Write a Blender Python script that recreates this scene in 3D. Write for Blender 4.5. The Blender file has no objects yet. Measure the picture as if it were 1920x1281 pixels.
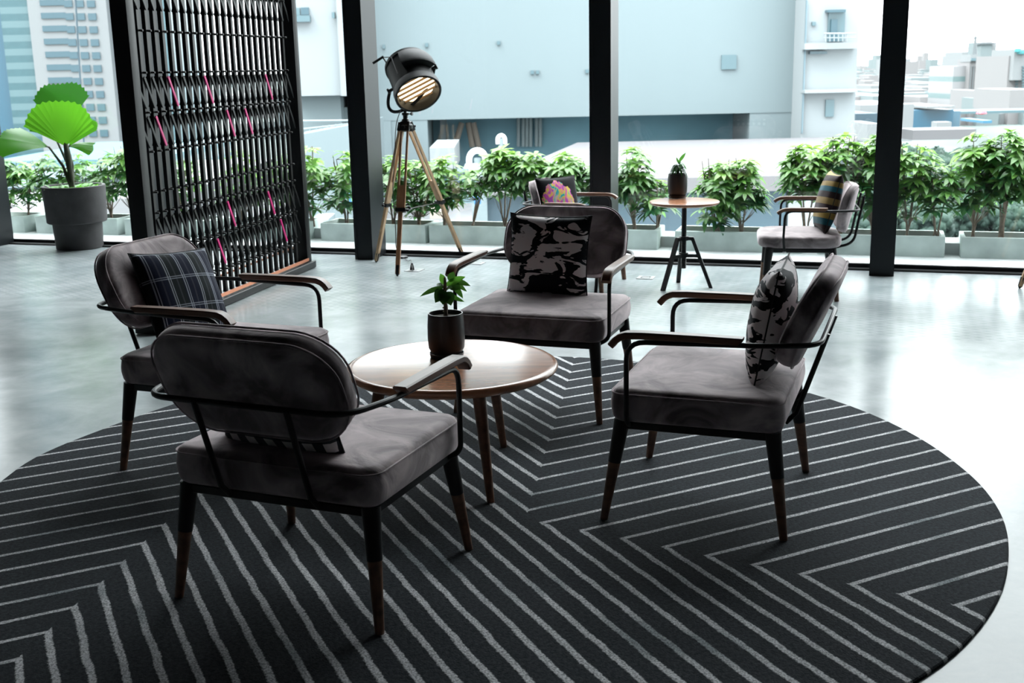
import bpy, math, random
from math import sin, cos, pi, radians, sqrt, atan2
from mathutils import Vector, Matrix, noise as mnoise
random.seed(7)
S = bpy.context.scene
COL = S.collection

# ------------------------------------------------------------------ camera
FPX, PITCH, ROLL, CAMZ = 2151.0, radians(13.384), radians(-1.209), 1.45
cp, sp, cr, sr = cos(PITCH), sin(PITCH), cos(ROLL), sin(ROLL)
FWD = Vector((0, cp, -sp)); UP0 = Vector((0, sp, cp)); RT0 = Vector((1, 0, 0))
CX_ = cr * RT0 + sr * UP0
CY_ = -sr * RT0 + cr * UP0
CZ_ = -FWD
CAM = Vector((0, 0, CAMZ))
cam_d = bpy.data.cameras.new('camera'); cam = bpy.data.objects.new('camera', cam_d); COL.objects.link(cam)
M = Matrix((CX_, CY_, CZ_)).transposed().to_4x4(); M.translation = CAM
cam.matrix_world = M
cam_d.sensor_width = 36.0; cam_d.lens = FPX / 1920 * 36.0
cam_d.clip_start = 0.05; cam_d.clip_end = 9000
cam_d.dof.use_dof = True; cam_d.dof.focus_distance = 4.2; cam_d.dof.aperture_fstop = 7.0
S.camera = cam

# ------------------------------------------------------------------ world, view
S.view_settings.view_transform = 'Standard'; S.view_settings.look = 'None'
S.view_settings.gamma = 1.0; S.view_settings.use_curve_mapping = False
S.view_settings.exposure = 1.9
W = bpy.data.worlds.new('overcast_sky'); S.world = W; W.use_nodes = True
wn = W.node_tree.nodes; wl = W.node_tree.links
bg = wn['Background']; bg.inputs[1].default_value = 2.0
tc = wn.new('ShaderNodeTexCoord'); sep = wn.new('ShaderNodeSeparateXYZ'); rmp = wn.new('ShaderNodeValToRGB')
wl.new(tc.outputs['Generated'], sep.inputs[0]); wl.new(sep.outputs[2], rmp.inputs[0]); wl.new(rmp.outputs[0], bg.inputs[0])
rmp.color_ramp.elements[0].position = 0.42; rmp.color_ramp.elements[0].color = (0.86, 0.88, 0.89, 1)
rmp.color_ramp.elements[1].position = 0.90; rmp.color_ramp.elements[1].color = (2.7, 2.72, 2.78, 1)
try:
    W.cycles.sampling_method = 'MANUAL'; W.cycles.sample_map_resolution = 256
except Exception: pass
sun_d = bpy.data.lights.new('hazy_sun', 'SUN'); sun = bpy.data.objects.new('hazy_sun', sun_d); COL.objects.link(sun)
sun_d.energy = 1.6; sun_d.angle = radians(25); sun_d.color = (1.0, 0.97, 0.92)
sun.rotation_euler = (radians(40), 0, radians(-62)); sun.location = (60, 60, 80)

# ------------------------------------------------------------------ pixel helpers (1920x1281 frame)
def ray(px, py):
    return CX_ * ((px - 960) / FPX) + CY_ * (-(py - 640.5) / FPX) + FWD
def at(px, py, Y):
    d = ray(px, py); return CAM + d * (Y / d.y)
def atz(px, py, z=0.0):
    d = ray(px, py); return CAM + d * ((z - CAMZ) / d.z)
def onp(px, py, p0, n):
    d = ray(px, py); return CAM + d * ((Vector(p0) - CAM).dot(n) / d.dot(n))

# the glass wall: u runs along it to the right, v points outside
WO = Vector((0, 8.956, 0)); WA = radians(-17.76)
U = Vector((cos(WA), sin(WA), 0)); V = Vector((-sin(WA), cos(WA), 0))
def wall(s, v, z=0.0):
    return WO + U * s + V * v + Vector((0, 0, z))
def s_at(px, py_guess, v=0.0, z=0.0):   # s of the point where this pixel column meets the vertical plane at v
    p = onp(px, py_guess, WO + V * v, V); return (p - WO).dot(U)

# ------------------------------------------------------------------ materials
MATS = {}
def mat(name, color=(.5, .5, .5), rough=.5, metal=0, spec=.5, emit=None, estr=0, sheen=0, noise=None, bump=None, ior=1.5,
        coat=0, trans=0, sub=0, coord='Object', sheen_rough=.4):
    if name in MATS: return MATS[name]
    m = bpy.data.materials.new(name); m.use_nodes = True; nt = m.node_tree; n = nt.nodes; l = nt.links
    b = n['Principled BSDF']
    b.inputs['Base Color'].default_value = (*color, 1); b.inputs['Roughness'].default_value = rough
    b.inputs['Metallic'].default_value = metal; b.inputs['IOR'].default_value = ior
    b.inputs['Specular IOR Level'].default_value = spec
    if coat: b.inputs['Coat Weight'].default_value = coat; b.inputs['Coat Roughness'].default_value = .12
    if sheen: b.inputs['Sheen Weight'].default_value = sheen; b.inputs['Sheen Roughness'].default_value = sheen_rough
    if emit: b.inputs['Emission Color'].default_value = (*emit, 1); b.inputs['Emission Strength'].default_value = estr
    if noise:   # (scale, amount, detail, stretch) varies the base colour
        sc, am, det, st = noise
        t = n.new('ShaderNodeTexCoord'); mp = n.new('ShaderNodeMapping'); mp.inputs['Scale'].default_value = st
        nz = n.new('ShaderNodeTexNoise'); nz.inputs['Scale'].default_value = sc; nz.inputs['Detail'].default_value = det
        l.new(t.outputs[coord], mp.inputs[0]); l.new(mp.outputs[0], nz.inputs['Vector'])
        r = n.new('ShaderNodeMapRange'); r.inputs[1].default_value = .3; r.inputs[2].default_value = .7
        r.inputs[3].default_value = 1 - am; r.inputs[4].default_value = 1 + am
        l.new(nz.outputs[0], r.inputs[0])
        hs = n.new('ShaderNodeHueSaturation'); hs.inputs['Color'].default_value = (*color, 1)
        l.new(r.outputs[0], hs.inputs['Value']); l.new(hs.outputs[0], b.inputs['Base Color'])
    if bump:    # (scale, strength, distance)
        t = n.new('ShaderNodeTexCoord'); nz = n.new('ShaderNodeTexNoise'); nz.inputs['Scale'].default_value = bump[0]
        nz.inputs['Detail'].default_value = 3
        bp = n.new('ShaderNodeBump'); bp.inputs['Strength'].default_value = bump[1]; bp.inputs['Distance'].default_value = bump[2]
        l.new(t.outputs['Object'], nz.inputs['Vector']); l.new(nz.outputs[0], bp.inputs['Height']); l.new(bp.outputs[0], b.inputs['Normal'])
    MATS[name] = m; return m
class NT:      # tiny node builder
    def __init__(s, m): s.m = m; s.n = m.node_tree.nodes; s.l = m.node_tree.links; s.b = s.n['Principled BSDF']
    def put(s, x, sock):
        if isinstance(x, (int, float)): sock.default_value = x
        elif isinstance(x, tuple): sock.default_value = x
        else: s.l.new(x, sock)
    def m_(s, op, a, b=0.0, c=0.0):
        k = s.n.new('ShaderNodeMath'); k.operation = op
        for i, x in enumerate((a, b, c)): s.put(x, k.inputs[i])
        return k.outputs[0]
    def mix(s, f, a, b):
        k = s.n.new('ShaderNodeMix'); k.data_type = 'RGBA'; s.put(f, k.inputs[0]); s.put(a, k.inputs[6]); s.put(b, k.inputs[7]); return k.outputs[2]
    def coord(s, which='Object'): return s.n.new('ShaderNodeTexCoord').outputs[which]
    def xyz(s, v):
        k = s.n.new('ShaderNodeSeparateXYZ'); s.l.new(v, k.inputs[0]); return k.outputs[0], k.outputs[1], k.outputs[2]
    def map(s, v, scale=(1, 1, 1), rot=(0, 0, 0), loc=(0, 0, 0)):
        k = s.n.new('ShaderNodeMapping'); k.inputs['Scale'].default_value = scale; k.inputs['Rotation'].default_value = rot
        k.inputs['Location'].default_value = loc; s.l.new(v, k.inputs[0]); return k.outputs[0]
    def noise(s, v, sc, det=3, rough=.5, dist=0, col=False):
        k = s.n.new('ShaderNodeTexNoise'); k.inputs['Scale'].default_value = sc; k.inputs['Detail'].default_value = det
        k.inputs['Roughness'].default_value = rough; k.inputs['Distortion'].default_value = dist; s.l.new(v, k.inputs['Vector']); return k.outputs[1 if col else 0]
    def vor(s, v, sc, feat='F1'):
        k = s.n.new('ShaderNodeTexVoronoi'); k.feature = feat; k.inputs['Scale'].default_value = sc; s.l.new(v, k.inputs['Vector']); return k.outputs[0]
    def rng(s, x, a, b, c, d):
        k = s.n.new('ShaderNodeMapRange'); s.put(x, k.inputs[0])
        for i, q in enumerate((a, b, c, d)): k.inputs[i + 1].default_value = q
        return k.outputs[0]
    def bump(s, h, st, d):
        k = s.n.new('ShaderNodeBump'); k.inputs['Strength'].default_value = st; k.inputs['Distance'].default_value = d
        s.l.new(h, k.inputs['Height']); s.l.new(k.outputs[0], s.b.inputs['Normal'])
    def base(s, c): s.put(c, s.b.inputs['Base Color'])

black_metal = mat('black_powder_coat', (.005, .0055, .0065), .42, 0, .35)
black_gloss = mat('black_enamel', (.005, .006, .007), .55, 0, .22)
wood_dark = mat('walnut_wood', (.15, .068, .036), .38, 0, .5, noise=(3, .35, 4, (14, 1.5, 14)))
wood_table = mat('polished_walnut', (.36, .16, .085), .22, 0, .6, coat=.15, noise=(2.2, .3, 5, (1.5, 12, 4)))
wood_light = mat('ash_wood', (.46, .30, .17), .45, noise=(4, .18, 4, (10, 10, 1.2)))
wood_mid = mat('red_oak_wood', (.26, .125, .06), .45, noise=(4, .2, 4, (10, 10, 1.2)))
stone_pot = mat('dark_stone', (0.045, 0.043, 0.045), .75, noise=(9, .2, 5, (1, 1, 1)), bump=(60, .15, .004))
pot_black = mat('matte_black_ceramic', (.018, .020, .022), .42)
soil = mat('potting_soil', (.035, .026, .02), .95, noise=(60, .5, 4, (1, 1, 1)), bump=(90, .8, .01))
concrete = mat('planter_concrete', (0.4048, 0.4784, 0.46), .85, noise=(5, .22, 6, (1, 1, 1)), bump=(30, .2, .004))
ledge_m = mat('white_ledge_render', (0.4, 0.43, 0.43), .8, noise=(4, .08, 4, (1, 1, 1)))
chrome = mat('brushed_steel', (.55, .56, .56), .3, 1.0)
magenta = mat('magenta_paint', (.62, .012, .18), .4)
copper = mat('copper_strip', (.75, .30, .17), .32, .7)
stem_m = mat('grey_bark', (.20, .15, .11), .8, noise=(40, .3, 3, (1, 1, 1)))
stem_g = mat('green_petiole', (.06, .10, .03), .5)
trunk_m = mat('palm_stem', (.045, .05, .028), .6)
col_m = mat('dark_column_paint', (.012, .015, .018), .42, 0, .25)
ceil_m = mat('dark_ceiling_paint', (.02, .02, .022), .9)
wall_m = mat('dark_interior_wall', (.025, .024, .025), .85)

def velvet():
    m = mat('taupe_velvet', (.10, .075, .078), .75, sheen=1.0, sheen_rough=.45, spec=.3); m.node_tree.nodes['Principled BSDF'].inputs['Sheen Tint'].default_value = (.95, .84, .86, 1)
    t = NT(m); c = t.coord(); 
    n1 = t.noise(t.map(c, (1, 1, 1)), 5.5, 4, .55, 1.2); n2 = t.noise(c, 350, 2)
    f = t.rng(n1, .38, .66, .05, 1)
    t.base(t.mix(f, (.10, .079, .083, 1), (.52, .435, .44, 1)))
    h = t.m_('ADD', t.m_('MULTIPLY', n1, 1.0), t.m_('MULTIPLY', n2, .05)); t.bump(h, .35, .012)
    return m
velvet_m = velvet()

def leaf_mat(name, c0, c1, rough=.4, tr=.35):
    m = bpy.data.materials.new(name); m.use_nodes = True; t = NT(m)
    a = t.n.new('ShaderNodeAttribute'); a.attribute_name = 'tint'
    colr = t.mix(a.outputs['Fac'], (*c0, 1), (*c1, 1)); t.base(colr)
    t.b.inputs['Roughness'].default_value = rough; t.b.inputs['Specular IOR Level'].default_value = .4
    tb = t.n.new('ShaderNodeBsdfTranslucent'); br = t.n.new('ShaderNodeHueSaturation'); br.inputs['Value'].default_value = 1.6; br.inputs['Hue'].default_value = .485
    t.l.new(colr, br.inputs['Color']); t.l.new(br.outputs[0], tb.inputs[0])
    mx = t.n.new('ShaderNodeMixShader'); mx.inputs[0].default_value = tr
    t.l.new(t.b.outputs[0], mx.inputs[1]); t.l.new(tb.outputs[0], mx.inputs[2])
    t.l.new(mx.outputs[0], t.n['Material Output'].inputs[0]); return m
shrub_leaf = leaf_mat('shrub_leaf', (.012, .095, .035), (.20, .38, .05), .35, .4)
palm_leaf = leaf_mat('fan_palm_leaf', (.008, .075, .008), (.075, .33, .012), .32, .45)
pot_leaf = leaf_mat('houseplant_leaf', (.010, .045, .012), (.10, .36, .04), .3, .35)
dark_leaf = leaf_mat('drooping_leaf', (.010, .05, .02), (.06, .24, .03), .3, .3)

def glass_mat():
    m = bpy.data.materials.new('window_glass'); m.use_nodes = True; n = m.node_tree.nodes; l = m.node_tree.links
    n.remove(n['Principled BSDF']); tr = n.new('ShaderNodeBsdfTransparent'); tr.inputs[0].default_value = (.955, .985, .985, 1)
    gl = n.new('ShaderNodeBsdfGlossy'); gl.inputs['Roughness'].default_value = 0.0
    fr = n.new('ShaderNodeFresnel'); ge = n.new('ShaderNodeNewGeometry'); mr = n.new('ShaderNodeMapRange')   # same reflectance from both faces of the thin pane
    mr.inputs[3].default_value = 1.45; mr.inputs[4].default_value = 1 / 1.45; l.new(ge.outputs['Backfacing'], mr.inputs[0]); l.new(mr.outputs[0], fr.inputs[0])
    m.diffuse_color = (.8, .95, .97, .3); mx = n.new('ShaderNodeMixShader')
    l.new(fr.outputs[0], mx.inputs[0]); l.new(tr.outputs[0], mx.inputs[1]); l.new(gl.outputs[0], mx.inputs[2]); l.new(mx.outputs[0], n['Material Output'].inputs[0]); return m
glass = glass_mat()

def floor_mat():
    m = mat('polished_concrete', (.4, .43, .43), .2, 0, .36, ior=1.5); t = NT(m); c = t.coord()
    big = t.noise(c, .8, 5, .6, .8); med = t.noise(c, 3.5, 6, .65, .4)
    f = t.rng(t.m_('ADD', t.m_('MULTIPLY', big, .6), t.m_('MULTIPLY', med, .4)), .38, .62, 0, 1)
    base = t.mix(f, (.21, .243, .250, 1), (.34, .37, .377, 1))
    # small dark diamonds pressed into the floor of the strip near the windows
    x, y, z = t.xyz(t.map(c, (1, 1, 1), (0, 0, -WA), (0, 0, 0)))
    vv = t.m_('ADD', t.m_('MULTIPLY', x, -0.0), y)
    a = t.m_('ABSOLUTE', t.m_('SUBTRACT', t.m_('FRACT', t.m_('MULTIPLY', t.m_('ADD', x, t.m_('MULTIPLY', y, 1.7)), 9.0)), .5))
    b = t.m_('ABSOLUTE', t.m_('SUBTRACT', t.m_('FRACT', t.m_('MULTIPLY', t.m_('SUBTRACT', x, t.m_('MULTIPLY', y, 1.7)), 9.0)), .5))
    dia = t.m_('MULTIPLY', t.m_('LESS_THAN', a, .23), t.m_('LESS_THAN', b, .23))
    band = t.m_('GREATER_THAN', y, 6.35)
    mask = t.m_('MULTIPLY', dia, band)
    base2 = t.mix(t.m_('MULTIPLY', mask, .38), base, (.16, .21, .22, 1)); t.base(base2)
    # a few fine cracks
    cr_ = t.vor(t.map(c, (1, 1, 1)), .35, 'DISTANCE_TO_EDGE')
    rough = t.rng(med, .3, .7, .17, .27); t.put(rough, t.b.inputs['Roughness'])
    h = t.m_('ADD', t.m_('MULTIPLY', mask, -.4), t.m_('MULTIPLY', big, .6)); t.bump(t.m_('MULTIPLY', mask, -.4), .05, .003)
    return m
floor_m = floor_mat()

def rug_mat():
    m = mat('zigzag_rug_wool', (.03, .03, .03), .95, 0, .1, sheen=.06, sheen_rough=.5); t = NT(m); c = t.coord()
    wob = t.noise(c, 7, 3); fine = t.noise(c, 190, 2, .7); fib = t.noise(c, 90, 3, .7); patch = t.noise(t.map(c, (1, 1, 1)), 2.1, 2)
    x, y, z = t.xyz(c)
    x = t.m_('ADD', x, t.m_('MULTIPLY', t.m_('SUBTRACT', wob, .5), .018)); x = t.m_('ADD', x, t.m_('MULTIPLY', t.m_('SUBTRACT', fib, .5), .010))
    y = t.m_('ADD', y, t.m_('MULTIPLY', t.m_('SUBTRACT', fib, .5), .012))
    def fam(angle, ref, spos, sneg, w):
        a = radians(angle); d = t.m_('ADD', t.m_('MULTIPLY', x, -sin(a)), t.m_('MULTIPLY', y, cos(a)))
        d = t.m_('SUBTRACT', d, ref)
        pos = t.m_('GREATER_THAN', d, 0.0)
        step = t.m_('ADD', t.m_('MULTIPLY', pos, spos - sneg), sneg)
        q = t.m_('DIVIDE', d, step); fr = t.m_('ABSOLUTE', t.m_('SUBTRACT', t.m_('FRACT', t.m_('ADD', q, .5)), .5))
        dist = t.m_('MULTIPLY', fr, step)
        return t.rng(dist, w * .75, w * 1.15, 1, 0)
    f1 = fam(27.0, 3.190, .1225, .1192, .0085)
    f2 = fam(-65.0, 1.557, .0806, .0794, .0100)
    L1 = t.m_('GREATER_THAN', t.m_('SUBTRACT', t.m_('SUBTRACT', x, .302), t.m_('MULTIPLY', t.m_('SUBTRACT', y, 5.522), .135)), -.002)
    R1 = t.m_('GREATER_THAN', t.m_('ADD', t.m_('SUBTRACT', y, 3.494), t.m_('MULTIPLY', t.m_('SUBTRACT', x, .083), .58)), -.002)
    A = t.m_('MULTIPLY', L1, R1)
    C = t.m_('LESS_THAN', t.m_('SUBTRACT', t.m_('ADD', x, 1.163), t.m_('MULTIPLY', t.m_('SUBTRACT', y, 3.539), .135)), .002)
    reg = t.m_('MAXIMUM', A, C)
    line = t.m_('ADD', t.m_('MULTIPLY', reg, f1), t.m_('MULTIPLY', t.m_('SUBTRACT', 1.0, reg), f2))
    yarn = t.rng(fine, .38, .6, .35, 1.0)
    fade = t.rng(patch, .56, .66, 0, .65)
    base = t.mix(t.rng(fib, .35, .65, 0, 1), (.007, .009, .012, 1), (.032, .039, .047, 1))
    sil = t.mix(fade, (.78, .78, .80, 1), (.16, .21, .23, 1))
    t.base(t.mix(t.m_('MULTIPLY', line, yarn), base, sil))
    t.bump(t.m_('ADD', t.m_('MULTIPLY', fine, .7), t.m_('MULTIPLY', line, .4)), .6, .006)
    return m
rug_m = rug_mat()

# cushion fabrics, in the cushion's own x (across) and z (up)
def fabric(name, fn):
    m = mat(name, (.05, .05, .05), .9, 0, .15, sheen=.15); t = NT(m); c = t.coord(); t.base(fn(t, c)); t.bump(t.noise(c, 400, 2), .25, .003); return m
def f_camo(seed):
    def fn(t, c):
        c2 = t.map(c, (7.5, 7.5, 16.0), (0, .3, 0), (seed, seed * 2, seed * 3))
        s = t.noise(t.map(c, (60, 60, 300), (0, .25, 0)), 1, 2)
        n = t.noise(c2, 1.0, 2.2, .55, 1.3)
        v = t.m_('ADD', n, t.m_('MULTIPLY', t.m_('SUBTRACT', s, .5), .07))
        f = t.rng(v, .505, .515, 0, 1)
        g = t.mix(t.noise(c, 9, 1), (.92, .77, .76, 1), (.78, .80, .82, 1))
        return t.mix(f, (.010, .013, .017, 1), g)
    return fn
def f_plaid(t, c):
    x, y, z = t.xyz(c)
    def ln(q, per, w, off):
        return t.rng(t.m_('ABSOLUTE', t.m_('SUBTRACT', t.m_('FRACT', t.m_('ADD', t.m_('DIVIDE', q, per), off)), .5)), w * .7, w, 1, 0)
    a = ln(x, .066, .045, .1); a2 = ln(x, .066, .035, .24); b = ln(z, .115, .02, .30); b2 = ln(z, .115, .02, .37); d = ln(x, .066, .06, .65)
    ba = t.mix(t.rng(t.m_('ABSOLUTE', t.m_('SUBTRACT', t.m_('FRACT', t.m_('DIVIDE', x, .132)), .5)), .22, .26, 0, 1), (.012, .018, .020, 1), (.010, .014, .036, 1))
    ba = t.mix(t.m_('MULTIPLY', d, .35), ba, (.12, .13, .16, 1))
    w = t.m_('MINIMUM', t.m_('ADD', t.m_('MULTIPLY', t.m_('MAXIMUM', a, a2), .75), t.m_('MULTIPLY', t.m_('MAXIMUM', b, b2), .6)), 1.0)
    return t.mix(w, ba, (.46, .50, .58, 1))
def f_gingham(t, c):
    x, y, z = t.xyz(c)
    gx = t.m_('GREATER_THAN', t.m_('FRACT', t.m_('DIVIDE', x, .062)), .5); gz = t.m_('GREATER_THAN', t.m_('FRACT', t.m_('ADD', t.m_('DIVIDE', z, .062), .1)), .5)
    k = t.m_('ADD', gx, gz)
    return t.mix(t.rng(k, 1, 2, 0, 1), t.mix(t.rng(k, 0, 1, 0, 1), (.012, .018, .026, 1), (.06, .07, .08, 1)), (.85, .80, .80, 1))
def f_stripe(t, c):
    x, y, z = t.xyz(c)
    k = t.n.new('ShaderNodeValToRGB'); k.color_ramp.interpolation = 'CONSTANT'
    els = [(0, (.03, .02, .02)), (.10, (.012, .07, .09)), (.2, (.28, .19, .05)), (.30, (.035, .02, .025)), (.42, (.24, .16, .06)), (.52, (.03, .018, .02)),
           (.62, (.015, .09, .12)), (.70, (.26, .17, .05)), (.78, (.035, .02, .02)), (.88, (.40, .33, .16))]
    e = k.color_ramp.elements; e[0].position = 0; e[0].color = (*els[0][1], 1); e[1].position = els[1][0]; e[1].color = (*els[1][1], 1)
    for p, q in els[2:]: z_ = e.new(p); z_.color = (*q, 1)
    t.l.new(t.m_('DIVIDE', t.m_('ADD', z, t.m_('MULTIPLY', x, .10)), .40), k.inputs[0]); return k.outputs[0]
def f_art(t, c):
    # black cloth with one bright many-coloured printed patch
    x, y, z = t.xyz(c)
    n = t.noise(c, 16, 2); cc = t.noise(t.map(c, (1.6, 1, .8)), 11, 1, .5, .9, col=True)
    hs = t.n.new('ShaderNodeValToRGB'); e = hs.color_ramp.elements; e[0].position = .34; e[0].color = (.02, .45, .55, 1); e[1].position = .68; e[1].color = (.85, .10, .42, 1)
    for p_, c_ in ((.42, (.70, .75, .15, 1)), (.48, (.90, .55, .12, 1)), (.54, (.80, .16, .50, 1)), (.60, (.45, .12, .60, 1))): z_ = e.new(p_); z_.color = c_
    t.l.new(t.noise(t.map(c, (1.6, 1, .8)), 15, 1, .5, 1.2), hs.inputs[0])
    dx = t.m_('DIVIDE', t.m_('SUBTRACT', x, .03), .13); dz = t.m_('DIVIDE', t.m_('SUBTRACT', z, .15), .15)
    r = t.m_('ADD', t.m_('ADD', t.m_('MULTIPLY', dx, dx), t.m_('MULTIPLY', dz, dz)), t.m_('MULTIPLY', t.m_('SUBTRACT', n, .5), 1.1))
    lines = t.rng(t.noise(t.map(c, (1, 1, .6)), 24, 2), .36, .44, .3, 1)
    colr = t.mix(lines, (.62, .50, .60, 1), hs.outputs[0])
    return t.mix(t.rng(r, .86, .9, 1, 0), (.011, .011, .013, 1), colr)

# ------------------------------------------------------------------ mesh helpers
class MB:
    def __init__(s): s.v = []; s.f = []; s.t = []
    def add(s, vs, fs, tint=None, M=None):
        o = len(s.v)
        for p in vs:
            p = Vector(p); s.v.append(tuple(M @ p) if M is not None else tuple(p)); s.t.append(0.5 if tint is None else tint)
        s.f += [tuple(i + o for i in f) for f in fs]
    def loops(s, L, cap0=True, cap1=True, M=None, closed=True, tint=None, ring=False):
        n = len(L[0]); vs = [p for l in L for p in l]; fs = []
        K = len(L)
        for i in range(K if ring else K - 1):
            a = i * n; b = ((i + 1) % K) * n
            for j in range(n if closed else n - 1):
                k = (j + 1) % n; fs.append((a + j, a + k, b + k, b + j))
        if not ring:
            if cap0: fs.append(tuple(range(n - 1, -1, -1)))
            if cap1: fs.append(tuple(range((K - 1) * n, K * n)))
        s.add(vs, fs, tint, M)
    def box(s, c, d, M=None, ch=0.0):
        x, y, z = d[0] / 2, d[1] / 2, d[2] / 2; cx, cy, cz = c
        if ch <= 0:
            vs = [(cx + i * x, cy + j * y, cz + k * z) for k in (-1, 1) for (i, j) in ((-1, -1), (1, -1), (1, 1), (-1, 1))]
            s.add(vs, [(3, 2, 1, 0), (4, 5, 6, 7), (0, 1, 5, 4), (1, 2, 6, 5), (2, 3, 7, 6), (3, 0, 4, 7)], None, M)
        else:
            L = []
            for zz, ins in ((-z, ch), (-z + ch, 0), (z - ch, 0), (z, ch)):
                L.append([(cx + px, cy + py, cz + zz) for px, py in rrect(2 * (x - ins), 2 * (y - ins), max(ch * .6, .0001), 2)])
            s.loops(L, M=M)
    def hexa(s, b, t):      # eight corners
        s.add(list(b) + list(t), [(3, 2, 1, 0), (4, 5, 6, 7), (0, 1, 5, 4), (1, 2, 6, 5), (2, 3, 7, 6), (3, 0, 4, 7)])
    def tube(s, pts, r, n=10, M=None, closed=False, flat=None, tint=None):
        pts = [Vector(p) for p in pts]; K = len(pts); rs = r if isinstance(r, (list, tuple)) else [r] * K
        tg = []
        for i in range(K):
            if closed: d = pts[(i + 1) % K] - pts[i - 1]
            else: d = pts[min(i + 1, K - 1)] - pts[max(i - 1, 0)]
            tg.append(d.normalized() if d.length > 1e-9 else Vector((0, 0, 1)))
        up = Vector((0, 0, 1)) if abs(tg[0].z) < .9 else Vector((1, 0, 0))
        L = []; a = (up - tg[0] * up.dot(tg[0])).normalized()
        for i in range(K):
            a = (a - tg[i] * a.dot(tg[i])).normalized(); b = tg[i].cross(a)
            f = flat or (1, 1)
            L.append([pts[i] + a * (cos(2 * pi * j / n) * rs[i] * f[0]) + b * (sin(2 * pi * j / n) * rs[i] * f[1]) for j in range(n)])
        s.loops(L, M=M, ring=closed, tint=tint)
    def cyl(s, p0, p1, r0, r1=None, n=16, M=None): s.tube([p0, p1], [r0, r0 if r1 is None else r1], n, M)
    def lathe(s, prof, n=40, M=None, cap0=True, cap1=True, c=(0, 0)):
        s.loops([[(c[0] + r * cos(2 * pi * j / n), c[1] + r * sin(2 * pi * j / n), z) for j in range(n)] for r, z in prof], cap0, cap1, M)
    def build(s, name, m, parent=None, smooth=35, loc=None, rot=None):
        me = bpy.data.meshes.new(name); me.from_pydata(s.v, [], s.f); me.materials.append(m)
        if any(abs(q - .5) > 1e-6 for q in s.t):
            at_ = me.attributes.new('tint', 'FLOAT', 'POINT'); at_.data.foreach_set('value', s.t)
        me.update()
        if smooth: me.shade_smooth(); me.set_sharp_from_angle(angle=radians(smooth))
        o = bpy.data.objects.new(name, me); COL.objects.link(o)
        if parent: o.parent = parent
        if loc is not None: o.location = loc
        if rot is not None: o.rotation_euler = rot
        return o
def rrect(w, d, r, k=6):
    r = min(r, w / 2 - 1e-5, d / 2 - 1e-5); P = []
    for cx, cy, a0 in ((w / 2 - r, d / 2 - r, 0), (-w / 2 + r, d / 2 - r, 90), (-w / 2 + r, -d / 2 + r, 180), (w / 2 - r, -d / 2 + r, 270)):
        for i in range(k + 1):
            a = radians(a0 + 90 * i / k); P.append((cx + r * cos(a), cy + r * sin(a)))
    return P
def slab(w, d, h, rc, re, crown=0.0, sag=None, k=6, side_bulge=0.0):
    """rounded cushion-like slab, z from 0 to h; returns loops"""
    L = []; prof = []
    for i in range(5): a = radians(90 * i / 4); prof.append((re * (1 - sin(a)), re * (1 - cos(a))))
    for f_ in (.33, .66): prof.append((-side_bulge, re + (h - 2 * re) * f_))
    for i in range(5): a = radians(90 * i / 4); prof.append((re * (1 - cos(a)), h - re * (1 - sin(a))))
    m0 = min(w, d) / 2
    tops = [(re + (m0 - re) * q, h + crown * (1 - (1 - q) ** 2)) for q in (.12, .3, .55, .8, .985)]
    bots = [(re + (m0 - re) * q, 0) for q in (.985, .5)]
    for ins, z in bots + prof + tops:
        L.append([(x, y, z) for x, y in rrect(w - 2 * ins, d - 2 * ins, max(rc - ins, .004), k)])
    return L
def smoothpath(pts, r, k=5):   # rounds the inner corners of a polyline with radius r (r may be a list)
    P = [Vector(p) for p in pts]; out = [P[0]]
    for i in range(1, len(P) - 1):
        rr = r[i] if isinstance(r, (list, tuple)) else r
        a = P[i - 1] - P[i]; b = P[i + 1] - P[i]; t = min(rr, a.length * .49, b.length * .49)
        p0 = P[i] + a.normalized() * t; p1 = P[i] + b.normalized() * t
        for j in range(k + 1):
            q = j / k; out.append((1 - q) ** 2 * p0 + 2 * q * (1 - q) * P[i] + q * q * p1)
    out.append(P[-1]); return out
def props(o, label=None, cat=None, group=None, kind=None):
    if label: o['label'] = label
    if cat: o['category'] = cat
    if group: o['group'] = group
    if kind: o['kind'] = kind
    return o
def thing(name, label, cat, loc=(0, 0, 0), rz=0.0, group=None):
    o = bpy.data.objects.new(name, None); COL.objects.link(o); o.empty_display_size = .1
    o.location = loc; o.rotation_euler = (0, 0, rz); return props(o, label, cat, group)
def copy_tree(o, parent=None):
    c = o.copy(); COL.objects.link(c)
    if parent: c.parent = parent
    for ch in [x for x in bpy.data.objects if x.parent == o]: copy_tree(ch, c)
    return c
def struct(o): o['kind'] = 'structure'; return o
def wbox(mb, s0, s1, v0, v1, z0, z1):
    c = [wall(s0, v0), wall(s1, v0), wall(s1, v1), wall(s0, v1)]
    mb.hexa([(p.x, p.y, z0) for p in c], [(p.x, p.y, z1) for p in c])

# ================================================================== THE ROOM
mb = MB(); c = [wall(-5.5, -11.5), wall(5.6, -11.5), wall(5.6, .06), wall(-5.5, .06)]
mb.hexa([(p.x, p.y, -.15) for p in c], [(p.x, p.y, 0) for p in c]); struct(mb.build('floor', floor_m, smooth=0))
mb = MB(); mb.hexa([(p.x, p.y, 5.4) for p in c], [(p.x, p.y, 5.6) for p in c]); struct(mb.build('ceiling', ceil_m, smooth=0))
mb = MB(); wbox(mb, -5.5, 5.6, -11.7, -11.5, 0, 5.4); struct(mb.build('wall_back', wall_m, smooth=0))
mb = MB(); wbox(mb, -5.7, -5.5, -11.5, .06, 0, 5.4); struct(mb.build('wall_left', wall_m, smooth=0))
mb = MB(); wbox(mb, 5.6, 5.8, -11.5, .06, 0, 5.4); struct(mb.build('wall_right', wall_m, smooth=0))
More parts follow.
